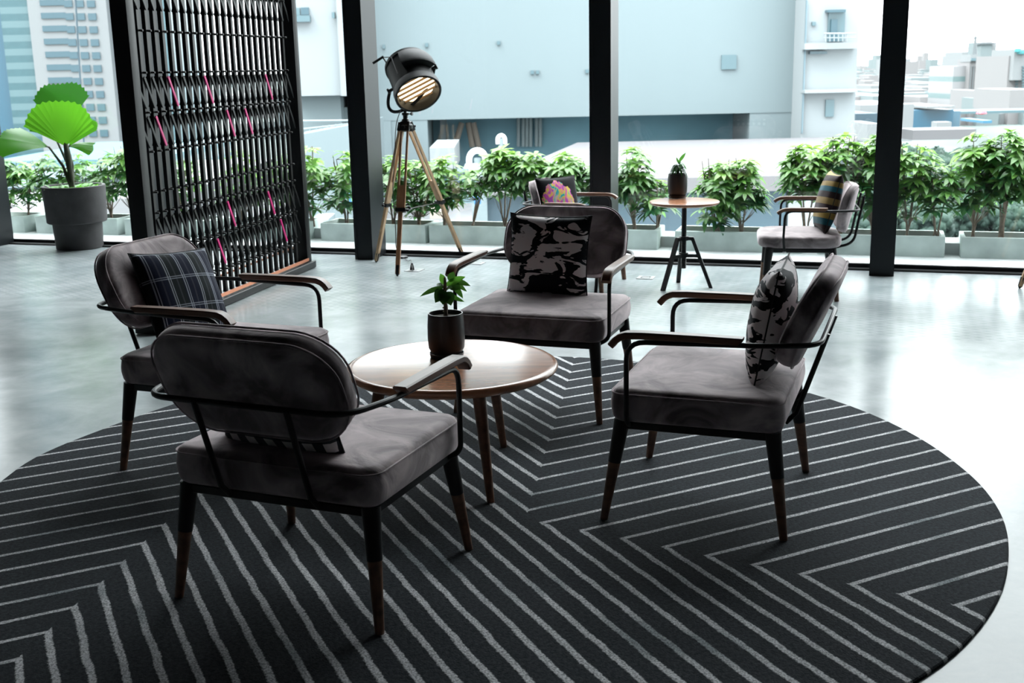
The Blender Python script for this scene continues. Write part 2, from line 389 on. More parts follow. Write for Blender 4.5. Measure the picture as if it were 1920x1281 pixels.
# columns in front of the glass
cols = [(-4.80, .17), (-3.075, .15), (-1.12, .145), (.80, .15), (2.79, .155), (4.75, .15)]
for i, (s, w) in enumerate(sorted(cols)):
    mb = MB(); wbox(mb, s - w / 2, s + w / 2, -.30, -.03, 0.0, 5.4)
    for a, b in ((s - w / 2 - .004, s - w / 2 + .016), (s + w / 2 - .016, s + w / 2 + .004)): wbox(mb, a, b, -.304, -.284, 0.0, 5.4)
    struct(mb.build('trim_%d' % (i + 1), col_m, smooth=0))
ss = [-5.5] + sorted(c_[0] for c_ in cols) + [5.6]
for i in range(len(ss) - 1):
    mb = MB(); wbox(mb, ss[i] + .012, ss[i + 1] - .012, -.006, .006, .07, 5.36)
    w_ = struct(mb.build('window_%d' % (i + 1), glass, smooth=0))
mb = MB(); wbox(mb, -5.5, 5.6, -.03, .03, 0, .025); wbox(mb, -5.5, 5.6, -.03, -.012, .025, .038); wbox(mb, -5.5, 5.6, .012, .03, .025, .034); wbox(mb, -5.5, 5.6, -.10, -.035, 0, .012)
struct(mb.build('baseboard_front', black_metal, smooth=0))
mb = MB(); wbox(mb, -5.5, 5.6, -.03, .03, 5.355, 5.4); struct(mb.build('trim_20', black_metal, smooth=0))
# outside ledge and low kerb
mb = MB(); wbox(mb, -14, 12, .06, 1.25, -.5, .02); struct(mb.build('trim_21', ledge_m, smooth=0))
mb = MB(); wbox(mb, -14, 12, .62, .92, .02, .105); struct(mb.build('trim_22', ledge_m, smooth=0))

mb = MB(); wbox(mb, -5.49, 5.59, -11.49, -7.3, 0, .008); props(mb.build('bounce_blocker', mat('charcoal_blocker', (.02, .02, .022), .95), smooth=0), 'added unseen dark carpet behind the camera that cuts light bouncing off the floor', 'carpet')  # added out of view to soak up light the floor would bounce back
# rug -------------------------------------------------------------
rc0 = Vector((-.125, 3.946)); tr = [(0, 910), (100, 840), (185, 812), (235, 790), (300, 769), (640, 692), (1050, 669), (1170, 677), (1520, 740), (1615, 771), (1680, 800),
      (1725, 825), (1780, 865), (1845, 925), (1880, 990), (1885, 1040), (1867, 1115), (1830, 1175), (1790, 1222), (1735, 1270)]
tp = []
for px, py in tr:
    p = atz(px, py, .010); d = Vector((p.x, p.y)) - rc0; tp.append((atan2(d.y, d.x), d.length))
q_ = atz(-40, 1330, .01); d = Vector((q_.x, q_.y)) - rc0; tp += [(atan2(d.y, d.x) + k_ * .12, min(d.length + .03, 1.9)) for k_ in (-1, 0, 1)]
def rug_r(a):
    sw = .25; sv = 1.83 * .25
    for b, r in tp:
        d = (a - b + pi) % (2 * pi) - pi; w = math.exp(-(d / .13) ** 2); sw += w; sv += w * r
    return sv / sw
def rl(ins, z): return [(rc0.x + (rug_r(2 * pi * j / 180) - ins) * cos(2 * pi * j / 180), rc0.y + (rug_r(2 * pi * j / 180) - ins) * sin(2 * pi * j / 180), z) for j in range(180)]
mb = MB(); mb.loops([rl(0, .0005), rl(0, .007), rl(.004, .011), rl(.012, .012)])
props(mb.build('round_rug', rug_m), 'large round charcoal rug with silver zigzag stripes under the four armchairs', 'rug')

# ================================================================== FURNITURE
def wood_leg(mb, sleeve, top, foot, r0=.024, r1=.012, fs=.42):
    top = Vector(top); foot = Vector(foot); foot.z += .0; mid = top.lerp(foot, fs)
    rm = r0 + (r1 - r0) * fs
    sleeve.tube([top, mid], [r0 + .001, rm + .0012], 14)
    mb.tube([top.lerp(foot, .03), mid, foot], [r0 * .97, rm, r1], 14)
def legs(root, L, **k):
    for top, foot in L:
        a, b = MB(), MB(); wood_leg(a, b, top, foot, **k); o = a.build('leg', wood_dark, root)
        s_ = b.build('leg_sleeve', black_metal, o); s_['label'] = 'black metal upper sleeve'
def backpad(w, h, t, rc, re, bend, tilt, cy, cz, crown=.006):
    mb = MB(); L = slab(w, h, t, rc, re, crown, k=9)
    out = []
    for l in L:
        q = []
        for x, y, z in l:
            yy = z - t / 2 + bend * (x / (w / 2)) ** 2     # thickness towards +y (front); the wings curve forward
            q.append(Vector((x, yy, y)))
        out.append(q)
    Mx = Matrix.Translation((0, cy, cz)) @ Matrix.Rotation(tilt, 4, 'X')
    mb.loops(out, M=Mx)
    # piping round both edges
    for zz in (re * .35, t - re * .35):
        P = []
        for x, y in rrect(w - .006, h - .006, rc - .003, 9): P.append(Vector((x, zz - t / 2 + bend * (x / (w / 2)) ** 2, y)))
        mb.tube(P, .0032, 6, M=Mx, closed=True)
    return mb
def armrest(s, aw, y0, y1, z, wdt=.042, th=.022, drop=.045):
    """a flat wooden arm pad that bends down at its front end"""
    mb = MB(); prof = [(y0, 0, 1.0), (y0 + .015, .0, 1.0)]
    for q in (.3, .55, .75): prof.append((y0 + (y1 - y0) * q, .001, 1.0))
    for a in (10, 25, 40, 55): prof.append((y1 - .065 + .075 * sin(radians(a)) / sin(radians(60)), -drop * (1 - cos(radians(a))) / (1 - cos(radians(58))), 1.0))
    L = []
    for i, (y, dz, k) in enumerate(prof):
        j0 = prof[max(i - 1, 0)]; j1 = prof[min(i + 1, len(prof) - 1)]; t = Vector((0, j1[0] - j0[0], j1[1] - j0[1])).normalized(); nrm = Vector((0, -t.z, t.y))
        c_ = Vector((s * aw, y, z + dz)); ww = wdt / 2; e = .004
        th_ = th * (.45 if i == 0 else 1)
        ring_ = [(-ww + e, 0), (ww - e, 0), (ww, -e), (ww, -th_ + e), (ww - e, -th_), (-ww + e, -th_), (-ww, -th_ + e), (-ww, -e)]
        L.append([c_ + Vector((a, 0, 0)) + nrm * b for a, b in ring_])
    mb.loops(L); return mb

def make_lounge_chair():
    r = thing('lounge_armchair', 'x', 'armchair', group='taupe lounge armchairs on the rug')
    Lg = [((s * .285, .262, .335), (s * .319, .314, .0015)) for s in (-1, 1)] + [((s * .288, -.215, .335), (s * .322, -.262, .0015)) for s in (-1, 1)]
    legs(r, Lg, r0=.025, r1=.0125)
    mb = MB(); L = slab(.645, .545, .112, .05, .030, .014, side_bulge=.003); mb.loops(L, M=Matrix.Translation((0, .025, .334)))
    P = [(x, y + .025, .334 + .096) for x, y in rrect(.645, .545, .05, 6)]; mb.tube(P, .0026, 6, closed=True)
    mb.build('seat', velvet_m, r, smooth=50)
    mb = MB()
    for x0, y0, dx, dy in ((0, .268, .58, .03), (0, -.215, .58, .03), (.285, .026, .03, .50), (-.285, .026, .03, .50)): mb.box((x0, y0, .322), (dx, dy, .026), ch=.003)
    mb.build('seat_frame', black_metal, r)
    backpad(.570, .325, .078, .135, .034, .022, radians(24.5), -.300, .664).build('backrest', velvet_m, r, smooth=50)
    # one bent bar: front posts, arms, and the rail behind the back
    half = [(.285, .235, .318), (.340, .235, .345), (.340, .235, .606), (.340, -.17, .618), (.300, -.345, .620), (0, -.352, .620)]
    P = half[:-1] + [(-x, y, z) for x, y, z in reversed(half[:-1])]
    P = smoothpath(P, [0, .035, .06, .05, .075, .075, .05, .06, .035, 0][:len(P)], 6)
    mb = MB(); mb.tube(P, .0082, 10); mb.build('arm_bar', black_metal, r)
    for s in (-1, 1): armrest(s, .340, -.125, .285, .641).build('armrest', wood_dark, r)
    for s in (-1, 1):
        mb = MB(); mb.tube([(s * .140, -.353, .622), (s * .140, -.268, .36), (s * .140, -.235, .325)], .0085, 10, flat=(1, 1)); mb.build('back_rod', black_metal, r)
    return r
proto = make_lounge_chair()
chairs = dict(R=(.693, 3.702, 1.218), F=(-.561, 3.121, -.392), B=(.159, 4.936, 2.801), L=(-1.113, 4.304, -1.933))
labs = dict(R='taupe velvet armchair on the right of the rug, facing left, with an upright brushstroke cushion',
            F='taupe velvet lounge armchair nearest the camera, seen from behind with its back rods showing',
            B='taupe velvet armchair facing the camera behind the round coffee table',
            L='taupe velvet armchair at the left behind the nearest one, with a dark plaid cushion')
for i, k in enumerate('RFBL'):
    o = proto if i == 0 else copy_tree(proto)
    x, y, a = chairs[k]; o.location = (x, y, .011); o.rotation_euler = (0, 0, a); o['label'] = labs[k]
    chairs[k] = (x, y, a, .011)

def make_side_chair():
    r = thing('tub_armchair', 'x', 'armchair', group='small grey armchairs by the window')
    Lg = [((s * .235, .215, .33), (s * .262, .245, .0)) for s in (-1, 1)] + [((s * .20, -.165, .33), (s * .222, -.205, .0)) for s in (-1, 1)]
    legs(r, Lg, r0=.026, r1=.015, fs=.5)
    mb = MB(); mb.loops(slab(.53, .51, .075, .13, .026, .012), M=Matrix.Translation((0, .03, .332))); mb.build('seat', velvet_m, r, smooth=50)
    mb = MB()
    for x0, y0, dx, dy in ((0, .215, .46, .03), (0, -.165, .42, .03), (.225, .025, .03, .38), (-.225, .025, .03, .38)): mb.box((x0, y0, .318), (dx, dy, .024), ch=.003)
    mb.build('seat_frame', black_metal, r)
    backpad(.43, .30, .055, .12, .024, .06, radians(13), -.275, .560).build('backrest', velvet_m, r, smooth=50)
    half = [(.275, .125, .325), (.320, .135, .40), (.320, .13, .572), (.320, -.14, .572), (.275, -.315, .570)]
    P = smoothpath(half + [(-x, y, z) for x, y, z in reversed(half)], [0, .03, .05, .06, .12, .12, .06, .05, .03, 0], 6)
    mb = MB(); mb.tube(P, .0075, 10); mb.build('arm_bar', black_metal, r)
    for s in (-1, 1): armrest(s, .320, -.12, .175, .593, wdt=.036, th=.020, drop=.030).build('armrest', wood_dark, r)
    for s in (-1, 1):
        mb = MB(); mb.tube(smoothpath([(s * .10, -.352, .640), (s * .11, -.318, .46), (s * .115, -.30, .35), (s * .115, -.19, .322)], .06, 6), .0085, 10); mb.build('back_rod', black_metal, r)
        mb = MB(); mb.lathe([(.001, 0), (.011, .001), (.012, .008), (.006, .012), (.001, .013)], 12, M=Matrix.Translation((s * .275, .125, .308))); mb.build('knob', chrome, r)
    return r
side = make_side_chair()
sc = dict(E=(1.865, 7.244, 1.377), D=(.468, 7.756, -1.957))
for k in 'ED':
    o = side if k == 'E' else copy_tree(side)
    x, y, a = sc[k]; o.location = (x, y, 0); o.rotation_euler = (0, 0, a); chairs[k] = (x, y, a, 0)
    o['label'] = ('small grey armchair by the window right of the tall round table, holding a striped cushion' if k == 'E'
                  else 'small grey armchair by the window half hidden behind the central armchair, holding a colourful cushion')

# cushions --------------------------------------------------------
def pillow(w, h, t, pinch=.045, n=22, seed=0, sag=.0):
    vs = []; fs = []; idx = {}
    for side_ in (1, -1):
        for i in range(n + 1):
            for j in range(n + 1):
                u = -1 + 2 * i / n; v = -1 + 2 * j / n; edge = i in (0, n) or j in (0, n)
                if side_ == -1 and edge: idx[(side_, i, j)] = idx[(1, i, j)]; continue
                x = u * (w / 2) * (1 - pinch * 1.6 * (1 - v * v) ** .8 * (u * u)); z = v * (h / 2) * (1 - pinch * 1.6 * (1 - u * u) ** .8 * (v * v))
                p = max(0, (1 - u * u)) ** .42 * max(0, (1 - v * v)) ** .42
                cr2 = mnoise.noise(Vector((u * 1.7 + seed, v * 1.7, side_ * 2.0))) * .10 + mnoise.noise(Vector((u * 4 + seed, v * 4, side_ * 3.0))) * .035 * (abs(u) ** 2 + abs(v) ** 2)
                y = side_ * t / 2 * p * (1 + cr2)
                z += h / 2; z += -sag * (1 - abs(u)) * 0
                if z < .035: y *= 1.06
                idx[(side_, i, j)] = len(vs); vs.append((x, y, z))
    for side_ in (1, -1):
        for i in range(n):
            for j in range(n):
                q = [idx[(side_, i, j)], idx[(side_, i + 1, j)], idx[(side_, i + 1, j + 1)], idx[(side_, i, j + 1)]]
                fs.append(tuple(q if side_ == -1 else q[::-1]))
    mb = MB(); mb.add(vs, fs); return mb
def cushion(ch, lx, ly, lz, yaw, tilt, w, h, t, m, label, roll=0, seed=0, trim=None):
    x, y, a, z0 = chairs[ch]
    p = Vector((x + cos(a) * lx - sin(a) * ly, y + sin(a) * lx + cos(a) * ly, lz + z0))
    o = pillow(w, h, t, seed=seed).build('throw_cushion', m, smooth=180, loc=p)
    o.rotation_euler = (Matrix.Rotation(a + yaw, 3, 'Z') @ Matrix.Rotation(tilt, 3, 'X') @ Matrix.Rotation(roll, 3, 'Y')).to_euler()
    props(o, label, 'cushion', 'throw cushions on the armchairs')
    P = []
    for k in range(96):
        q = k / 24; sd = int(q); f_ = -1 + 2 * (q - sd); u, v = ((f_, -1), (1, f_), (-f_, 1), (-1, -f_))[sd]
        P.append((u * (w / 2) * (1 - .072 * (1 - v * v) ** .8 * (u * u)), 0, h / 2 + v * (h / 2) * (1 - .072 * (1 - u * u) ** .8 * (v * v))))
    mb = MB(); mb.tube(P, .0028, 6, closed=True); mb.build('piping', trim or black_cloth, o)
    return o
black_cloth = mat('black_piping', (.015, .016, .018), .8)
cushion('B', .042, -.118, .438, radians(-7), radians(9), .40, .37, .13, fabric('brushstroke_cloth', f_camo(1.7)), 'black cushion with pink-grey brushstrokes standing on the armchair behind the coffee table', seed=1)
cushion('R', -.01, -.132, .440, radians(2), radians(10), .37, .385, .145, fabric('bold_brushstroke_cloth', f_camo(5.2)), 'black cushion with bold grey brushstrokes seen edge-on in the right armchair', seed=5)
cushion('L', .02, -.10, .438, radians(-9), radians(24), .385, .375, .13, fabric('navy_plaid_cloth', f_plaid), 'dark navy plaid cushion with thin white lines in the left armchair', seed=9, roll=radians(-5))
cushion('F', -.015, -.140, .436, radians(-3), radians(16), .40, .36, .11, fabric('gingham_cloth', f_gingham), 'black and white gingham cushion peeping out under the nearest armchair back', seed=13)
cushion('D', .03, -.11, .408, radians(-32), radians(12), .34, .33, .11, fabric('printed_black_cloth', f_art), 'black cushion with a bright multicoloured print in the armchair behind the central one', seed=17)
cushion('E', .02, -.10, .408, radians(6), radians(14), .37, .38, .13, fabric('striped_cloth', f_stripe), 'brown, ochre and teal striped cushion in the window armchair on the right', seed=21)

# coffee table ----------------------------------------------------
tcx, tcy, tz = -.220, 4.045, .402
t_ = thing('coffee_table', 'low round walnut coffee table with three splayed legs between the lounge armchairs', 'coffee table', (tcx, tcy, .011))
mb = MB(); R_ = .386
mb.lathe([(.02, tz - .040), (R_ - .045, tz - .040), (R_ - .02, tz - .034), (R_ - .004, tz - .022), (R_, tz - .014), (R_ - .003, tz - .006), (R_ - .010, tz - .0015), (R_ - .020, tz), (R_ - .028, tz - .002), (.02, tz - .002)], 96)
mb.build('tabletop', wood_table, t_, smooth=60)
for a in (-66, 57.7, 176):
    a = radians(a); mb = MB(); mb.tube([(.255 * cos(a), -.05 + .255 * sin(a), tz - .040), (.335 * cos(a) , -.06 + .335 * sin(a), .001)], [.024, .013], 16); mb.build('leg', wood_dark, t_)
mb = MB()
for a in (-66, 57.7, 176):
    a = radians(a); mb.cyl((0, -.05, tz - .052), (.255 * cos(a), -.05 + .255 * sin(a), tz - .052), .012, n=8)
mb.build('brace', wood_dark, t_)

# plants in small pots --------------------------------------------
def leaf(mb, base, d, L, w, droop=.3, nrm=None, tint=.5, fold=.25, n=5, tipsharp=1.0):
    d = Vector(d).normalized(); up = Vector(nrm) if nrm is not None else Vector((0, 0, 1))
    s_ = d.cross(up)
    if s_.length < 1e-3: s_ = d.cross(Vector((1, 0, 0)))
    s_.normalize(); up = s_.cross(d).normalized(); vs = []; fs = []
    for i in range(n + 1):
        q = i / n; c_ = Vector(base) + d * (L * q) + Vector((0, 0, -droop * L * q * q))
        hw = w / 2 * (sin(pi * q ** .85) ** .8 if 0 < q < 1 else .02)
        vs += [c_ - s_ * hw + up * (fold * hw), c_, c_ + s_ * hw + up * (fold * hw)]
    for i in range(n):
        a = i * 3; fs += [(a, a + 1, a + 4, a + 3), (a + 1, a + 2, a + 5, a + 4)]
    mb.add(vs, fs, tint)
def small_pot(name, label, loc, R, H, saucer=True, group=None):
    r = thing(name, label, 'potted plant', loc, 0, group)
    mb = MB(); z0 = .012 if saucer else 0
    mb.lathe([(R * .62, z0), (R * .80, z0 + .004), (R * .96, z0 + H * .16), (R, z0 + H * .40), (R * .99, z0 + H * .7), (R * .94, z0 + H * .97), (R * .93, z0 + H), (R * .87, z0 + H), (R * .86, z0 + H * .95), (R * .86, z0 + H * .90)], 48, cap1=False)
    mb.build('pot', pot_black, r, smooth=60)
    mb = MB(); mb.lathe([(.004, z0 + H * .86), (R * .88, z0 + H * .86), (R * .88, z0 + H * .90), (R * .5, z0 + H * .915), (.004, z0 + H * .92)], 32); mb.build('soil', soil, r)
    if saucer:
        mb = MB(); mb.lathe([(R * .7, 0), (R * .88, .001), (R * .93, .018), (R * .90, .018), (R * .82, .006), (.004, .006)], 40); mb.build('saucer', pot_black, r, smooth=60)
    return r
# on the coffee table
pt = atz(838, 668, tz + .011); plx, ply = pt.x, pt.y
r = small_pot('potted_houseplant', 'small green plant in a matte black pot on the round coffee table', (plx, ply, tz + .009), .069, .155)
mb = MB(); mb.tube([(.0, 0, .145), (.002, 0, .19), (-.002, .0, .235), (.003, 0, .27), (.002, 0, .30)], [.0085, .0078, .0072, .006, .004], 10)
for z in (.17, .185, .2, .215, .23): mb.tube([(-.001, 0, z), (-.001, 0, z + .004)], [.0098, .008], 10)
mb.tube([(.002, 0, .25), (.02, -.005, .268), (.035, 0, .280)], [.004, .003, .002], 8); mb.build('stem', stem_m, r)
mb = MB()
for bx, bz, dx, dy, dz, L_, w_, dr, ti in [(0, .272, -.25, -.1, .9, .050, .026, .1, .95), (.003, .270, .85, -.15, .42, .085, .030, .05, .98), (0, .262, -.85, -.3, -.02, .095, .022, .25, .35),
        (0, .255, -.55, -.8, -.35, .062, .048, .3, .12), (0, .250, -.1, -.9, -.5, .060, .052, .2, .14), (.004, .246, .35, -.9, -.45, .062, .050, .25, .15), (.02, .268, .7, -.5, .05, .050, .042, .2, .2),
        (.03, .280, .75, -.2, .15, .070, .026, .35, .35), (.03, .276, .6, -.3, -.75, .062, .024, .1, .45), (.033, .278, .8, .2, -.4, .055, .022, .2, .6), (.01, .245, .8, -.1, -.75, .085, .018, -.25, .6),
        (.02, .282, .3, .3, .85, .045, .030, .1, .3), (0, .262, .2, .8, .4, .055, .034, .2, .5), (-.002, .25, -.7, .5, -.5, .05, .03, .2, .55), (.0, .262, -.5, .6, .3, .05, .03, .2, .3), (.01, .262, .4, -.5, .2, .035, .025, .2, .9)]:
    leaf(mb, (bx, 0, bz), (dx, dy, dz), L_, w_, dr, nrm=(.1, -.75, .65), tint=ti, fold=.18, n=6)
mb.build('foliage', pot_leaf, r, smooth=60)

# tall round table by the window
bx, by, bz = 1.155, 7.56, .578
t_ = thing('bistro_table', 'tall round wooden table on a black crank pedestal by the window', 'table', (bx, by, 0))
mb = MB(); mb.lathe([(.01, bz - .022), (.215, bz - .022), (.226, bz - .016), (.230, bz - .008), (.227, bz - .001), (.222, bz), (.01, bz)], 72); mb.build('tabletop', wood_table, t_, smooth=60)
mb = MB(); mb.cyl((0, 0, .13), (0, 0, bz - .022), .0165, n=20)
for k in range(26): mb.lathe([(.0165, .135 + k * .009), (.0185, .138 + k * .009), (.0165, .141 + k * .009)], 16, cap0=False, cap1=False)
mb.lathe([(.02, bz - .034), (.07, bz - .032), (.072, bz - .023), (.02, bz - .023)], 24); mb.build('screw_post', black_metal, t_)
for fx, fy in ((1.033, 7.475), (1.351, 7.515), (1.147, 7.775)):
    d = Vector((fx - bx, fy - by, 0)); d.normalize(); L_ = .175
    mb = MB(); side_ = d.cross(Vector((0, 0, 1))) * .013
    P = [d * .055 + Vector((0, 0, .335)), d * (L_ + .008) + Vector((0, 0, 0.0))]
    ax = (P[1] - P[0]).normalized(); nn = ax.cross(side_).normalized() * .011
    e0, e1 = P; f_ = Vector((0, 0, 1))
    mb.hexa([e1 - side_ - d * .012, e1 + side_ - d * .012, e1 + side_ + d * .012, e1 - side_ + d * .012], [e0 - side_ - d * .012, e0 + side_ - d * .012, e0 + side_ + d * .012, e0 - side_ + d * .012])
    mb.build('leg', black_metal, t_, smooth=0)
    for z, l0 in ((.330, .065), (.215, .100)):
        mb = MB()
        mb.hexa([-d * .0 - side_ + Vector((0, 0, z - .011)), side_ + Vector((0, 0, z - .011)), d * l0 + side_ + Vector((0, 0, z - .011)), d * l0 - side_ + Vector((0, 0, z - .011))],
                [-d * .0 - side_ + Vector((0, 0, z + .011)), side_ + Vector((0, 0, z + .011)), d * l0 + side_ + Vector((0, 0, z + .011)), d * l0 - side_ + Vector((0, 0, z + .011))])
        mb.build('strut', black_metal, t_, smooth=0)
mb = MB(); mb.lathe([(.018, .205), (.030, .205), (.030, .235), (.018, .235)], 20); mb.lathe([(.018, .318), (.032, .318), (.032, .345), (.018, .345)], 20); mb.build('collar', black_metal, t_)
pp = atz(1270, 371, bz)
r = small_pot('potted_houseplant', 'small drooping plant in a black pot on the tall table by the window', (pp.x, pp.y, bz + .001), .066, .150)
mb = MB(); mb.tube([(0, 0, .14), (.002, 0, .18), (.004, 0, .215)], [.013, .010, .007], 10); mb.build('stem', trunk_m, r)
mb = MB(); rn = random.Random(3)
for k in range(26):
    a = k * 2.4; el = rn.uniform(-.1, .75); leaf(mb, (.004, 0, .20 + rn.uniform(-.01, .035)), (cos(a) * cos(el), sin(a) * cos(el), sin(el) * .9), rn.uniform(.055, .08), rn.uniform(.022, .030), rn.uniform(.7, 1.25), tint=rn.uniform(.0, .45), n=7)
leaf(mb, (.004, 0, .235), (.55, -.1, .8), .085, .022, .05, nrm=(0, -1, .3), tint=.9, n=6); leaf(mb, (.004, 0, .23), (-.3, -.1, .9), .045, .014, .05, nrm=(0, -1, .3), tint=.7)
mb.build('foliage', dark_leaf, r, smooth=60)

# big stepped pot with the fan palm ---------------------------------
pc = atz(137, 470, 0); pcx, pcy = pc.x - .0, pc.y + .17
r = thing('potted_fan_palm', 'large fan-leaved palm in a stepped dark stone pot at the far left', 'potted plant', (pcx, pcy, 0))
mb = MB(); PR = 1.0
mb.lathe([(.18, 0), (.197, .004), (.207, .215), (.209, .225), (.243, .228), (.250, .236), (.262, .520), (.262, .540), (.258, .545), (.238, .545), (.234, .53), (.230, .49)], 72, cap1=False); mb.build('pot', stone_pot, r, smooth=30)
mb = MB(); mb.lathe([(.01, .47), (.236, .47), (.235, .50), (.12, .515), (.01, .52)], 40); mb.build('soil', soil, r)
def fan(mb, base, axis, nrm, R, spread, pleat=.009, n=17, curl=.25, cup=.15, tint=(.2, .9), jag=.08):
    axis = Vector(axis).normalized(); nrm = Vector(nrm); nrm = (nrm - axis * nrm.dot(axis)).normalized(); side_ = axis.cross(nrm); base = Vector(base)
    vs = []; fs = []; K = 7; N = 2 * n; o = len(mb.v)
    tt = []
    for i in range(N + 1):
        q = -1 + 2 * i / N; a = radians(spread / 2) * q; rr = R * (1 - .10 * (abs(q) ** 3)) * (1 - (jag if i % 2 else 0) * .5) * (1 - .05 * cos(q * pi * 2) * .5)
        for j in range(K + 1):
            f_ = j / K; ro = rr * (.02 + .98 * f_)
            p = base + (axis * cos(a) + side_ * sin(a)) * ro + nrm * ((1 if i % 2 else -1) * pleat * R * f_ * .5 - curl * R * f_ * f_ * (.6 + .4 * abs(q)) + cup * R * (q * q) * f_)
            vs.append(p)
    for i in range(N):
        for j in range(K): a = i * (K + 1) + j; fs.append((a, a + 1, a + K + 2, a + K + 1))
    ti = random.uniform(*tint); mb.add(vs, fs, ti)
def P_(px, py, dY=0):   # a point of the palm, read off at the palm's own depth
    q = at(px, py, pcy + dY); return Vector((q.x - pcx, q.y - pcy, q.z))
crown = [((122, 274), (0.02, -.10, 1), (0, -1, -.12), .400, 118, -.04, .18, (.55, .62), 0.0), ((117, 252), (-.06, .25, 1), (0, -1, .25), .47, 74, .12, .05, (.05, .10), .12),
         ((92, 276), (-1, -.1, .30), (.1, -.55, .8), .44, 66, .18, .05, (.35, .42), .0), ((128, 276), (.95, -.1, .28), (0, -.5, .8), .215, 60, .45, .05, (.3, .4), .02), ((128, 276), (.62, .1, .72), (-.3, -.9, -.1), .33, 40, .12, .05, (.35, .5), .05),
         ((106, 262), (-.75, .3, .75), (.3, -.8, .4), .30, 50, .25, .05, (.05, .15), .12)]
root_ = Vector((-.01, 0, .51)); 
for (bp_, ax_, nr_, R_, spd, curl, cup, ti, dY) in crown:
    b_ = P_(*bp_, dY); mb = MB(); fan(mb, b_, ax_, nr_, R_, spd, n=15, curl=curl, cup=cup, tint=ti); lf_ = mb.build('leaf', palm_leaf, r, smooth=20)
    mb = MB(); mid = root_.lerp(b_, .5) + Vector((.02, 0, .02)); mb.tube([root_ + Vector((random.uniform(-.012, .012), random.uniform(-.02, .02), 0)), mid, b_, b_ + Vector(ax_).normalized() * .03], [.016, .013, .009, .004], 8); mb.build('petiole', trunk_m, lf_)
mb = MB(); mb.tube([(-.012, 0, .49), (-.012, 0, .62), (-.02, 0, .80), (-.03, 0, .90)], [.020, .024, .030, .018], 12, flat=(1, 1)); mb.build('stem', trunk_m, r)
mb = MB(); rn = random.Random(11)
for k in range(90):
    a = rn.uniform(0, 2 * pi); q = sqrt(rn.random()) * .20; d = a + rn.uniform(-.8, .8)
    leaf(mb, (q * cos(a), q * sin(a), .515), (cos(d), sin(d), rn.uniform(.2, 1.0)), rn.uniform(.06, .11), rn.uniform(.03, .045), rn.uniform(.2, .7), tint=rn.uniform(.35, 1.0), n=5)
mb.build('ground_cover', palm_leaf, r, smooth=60)

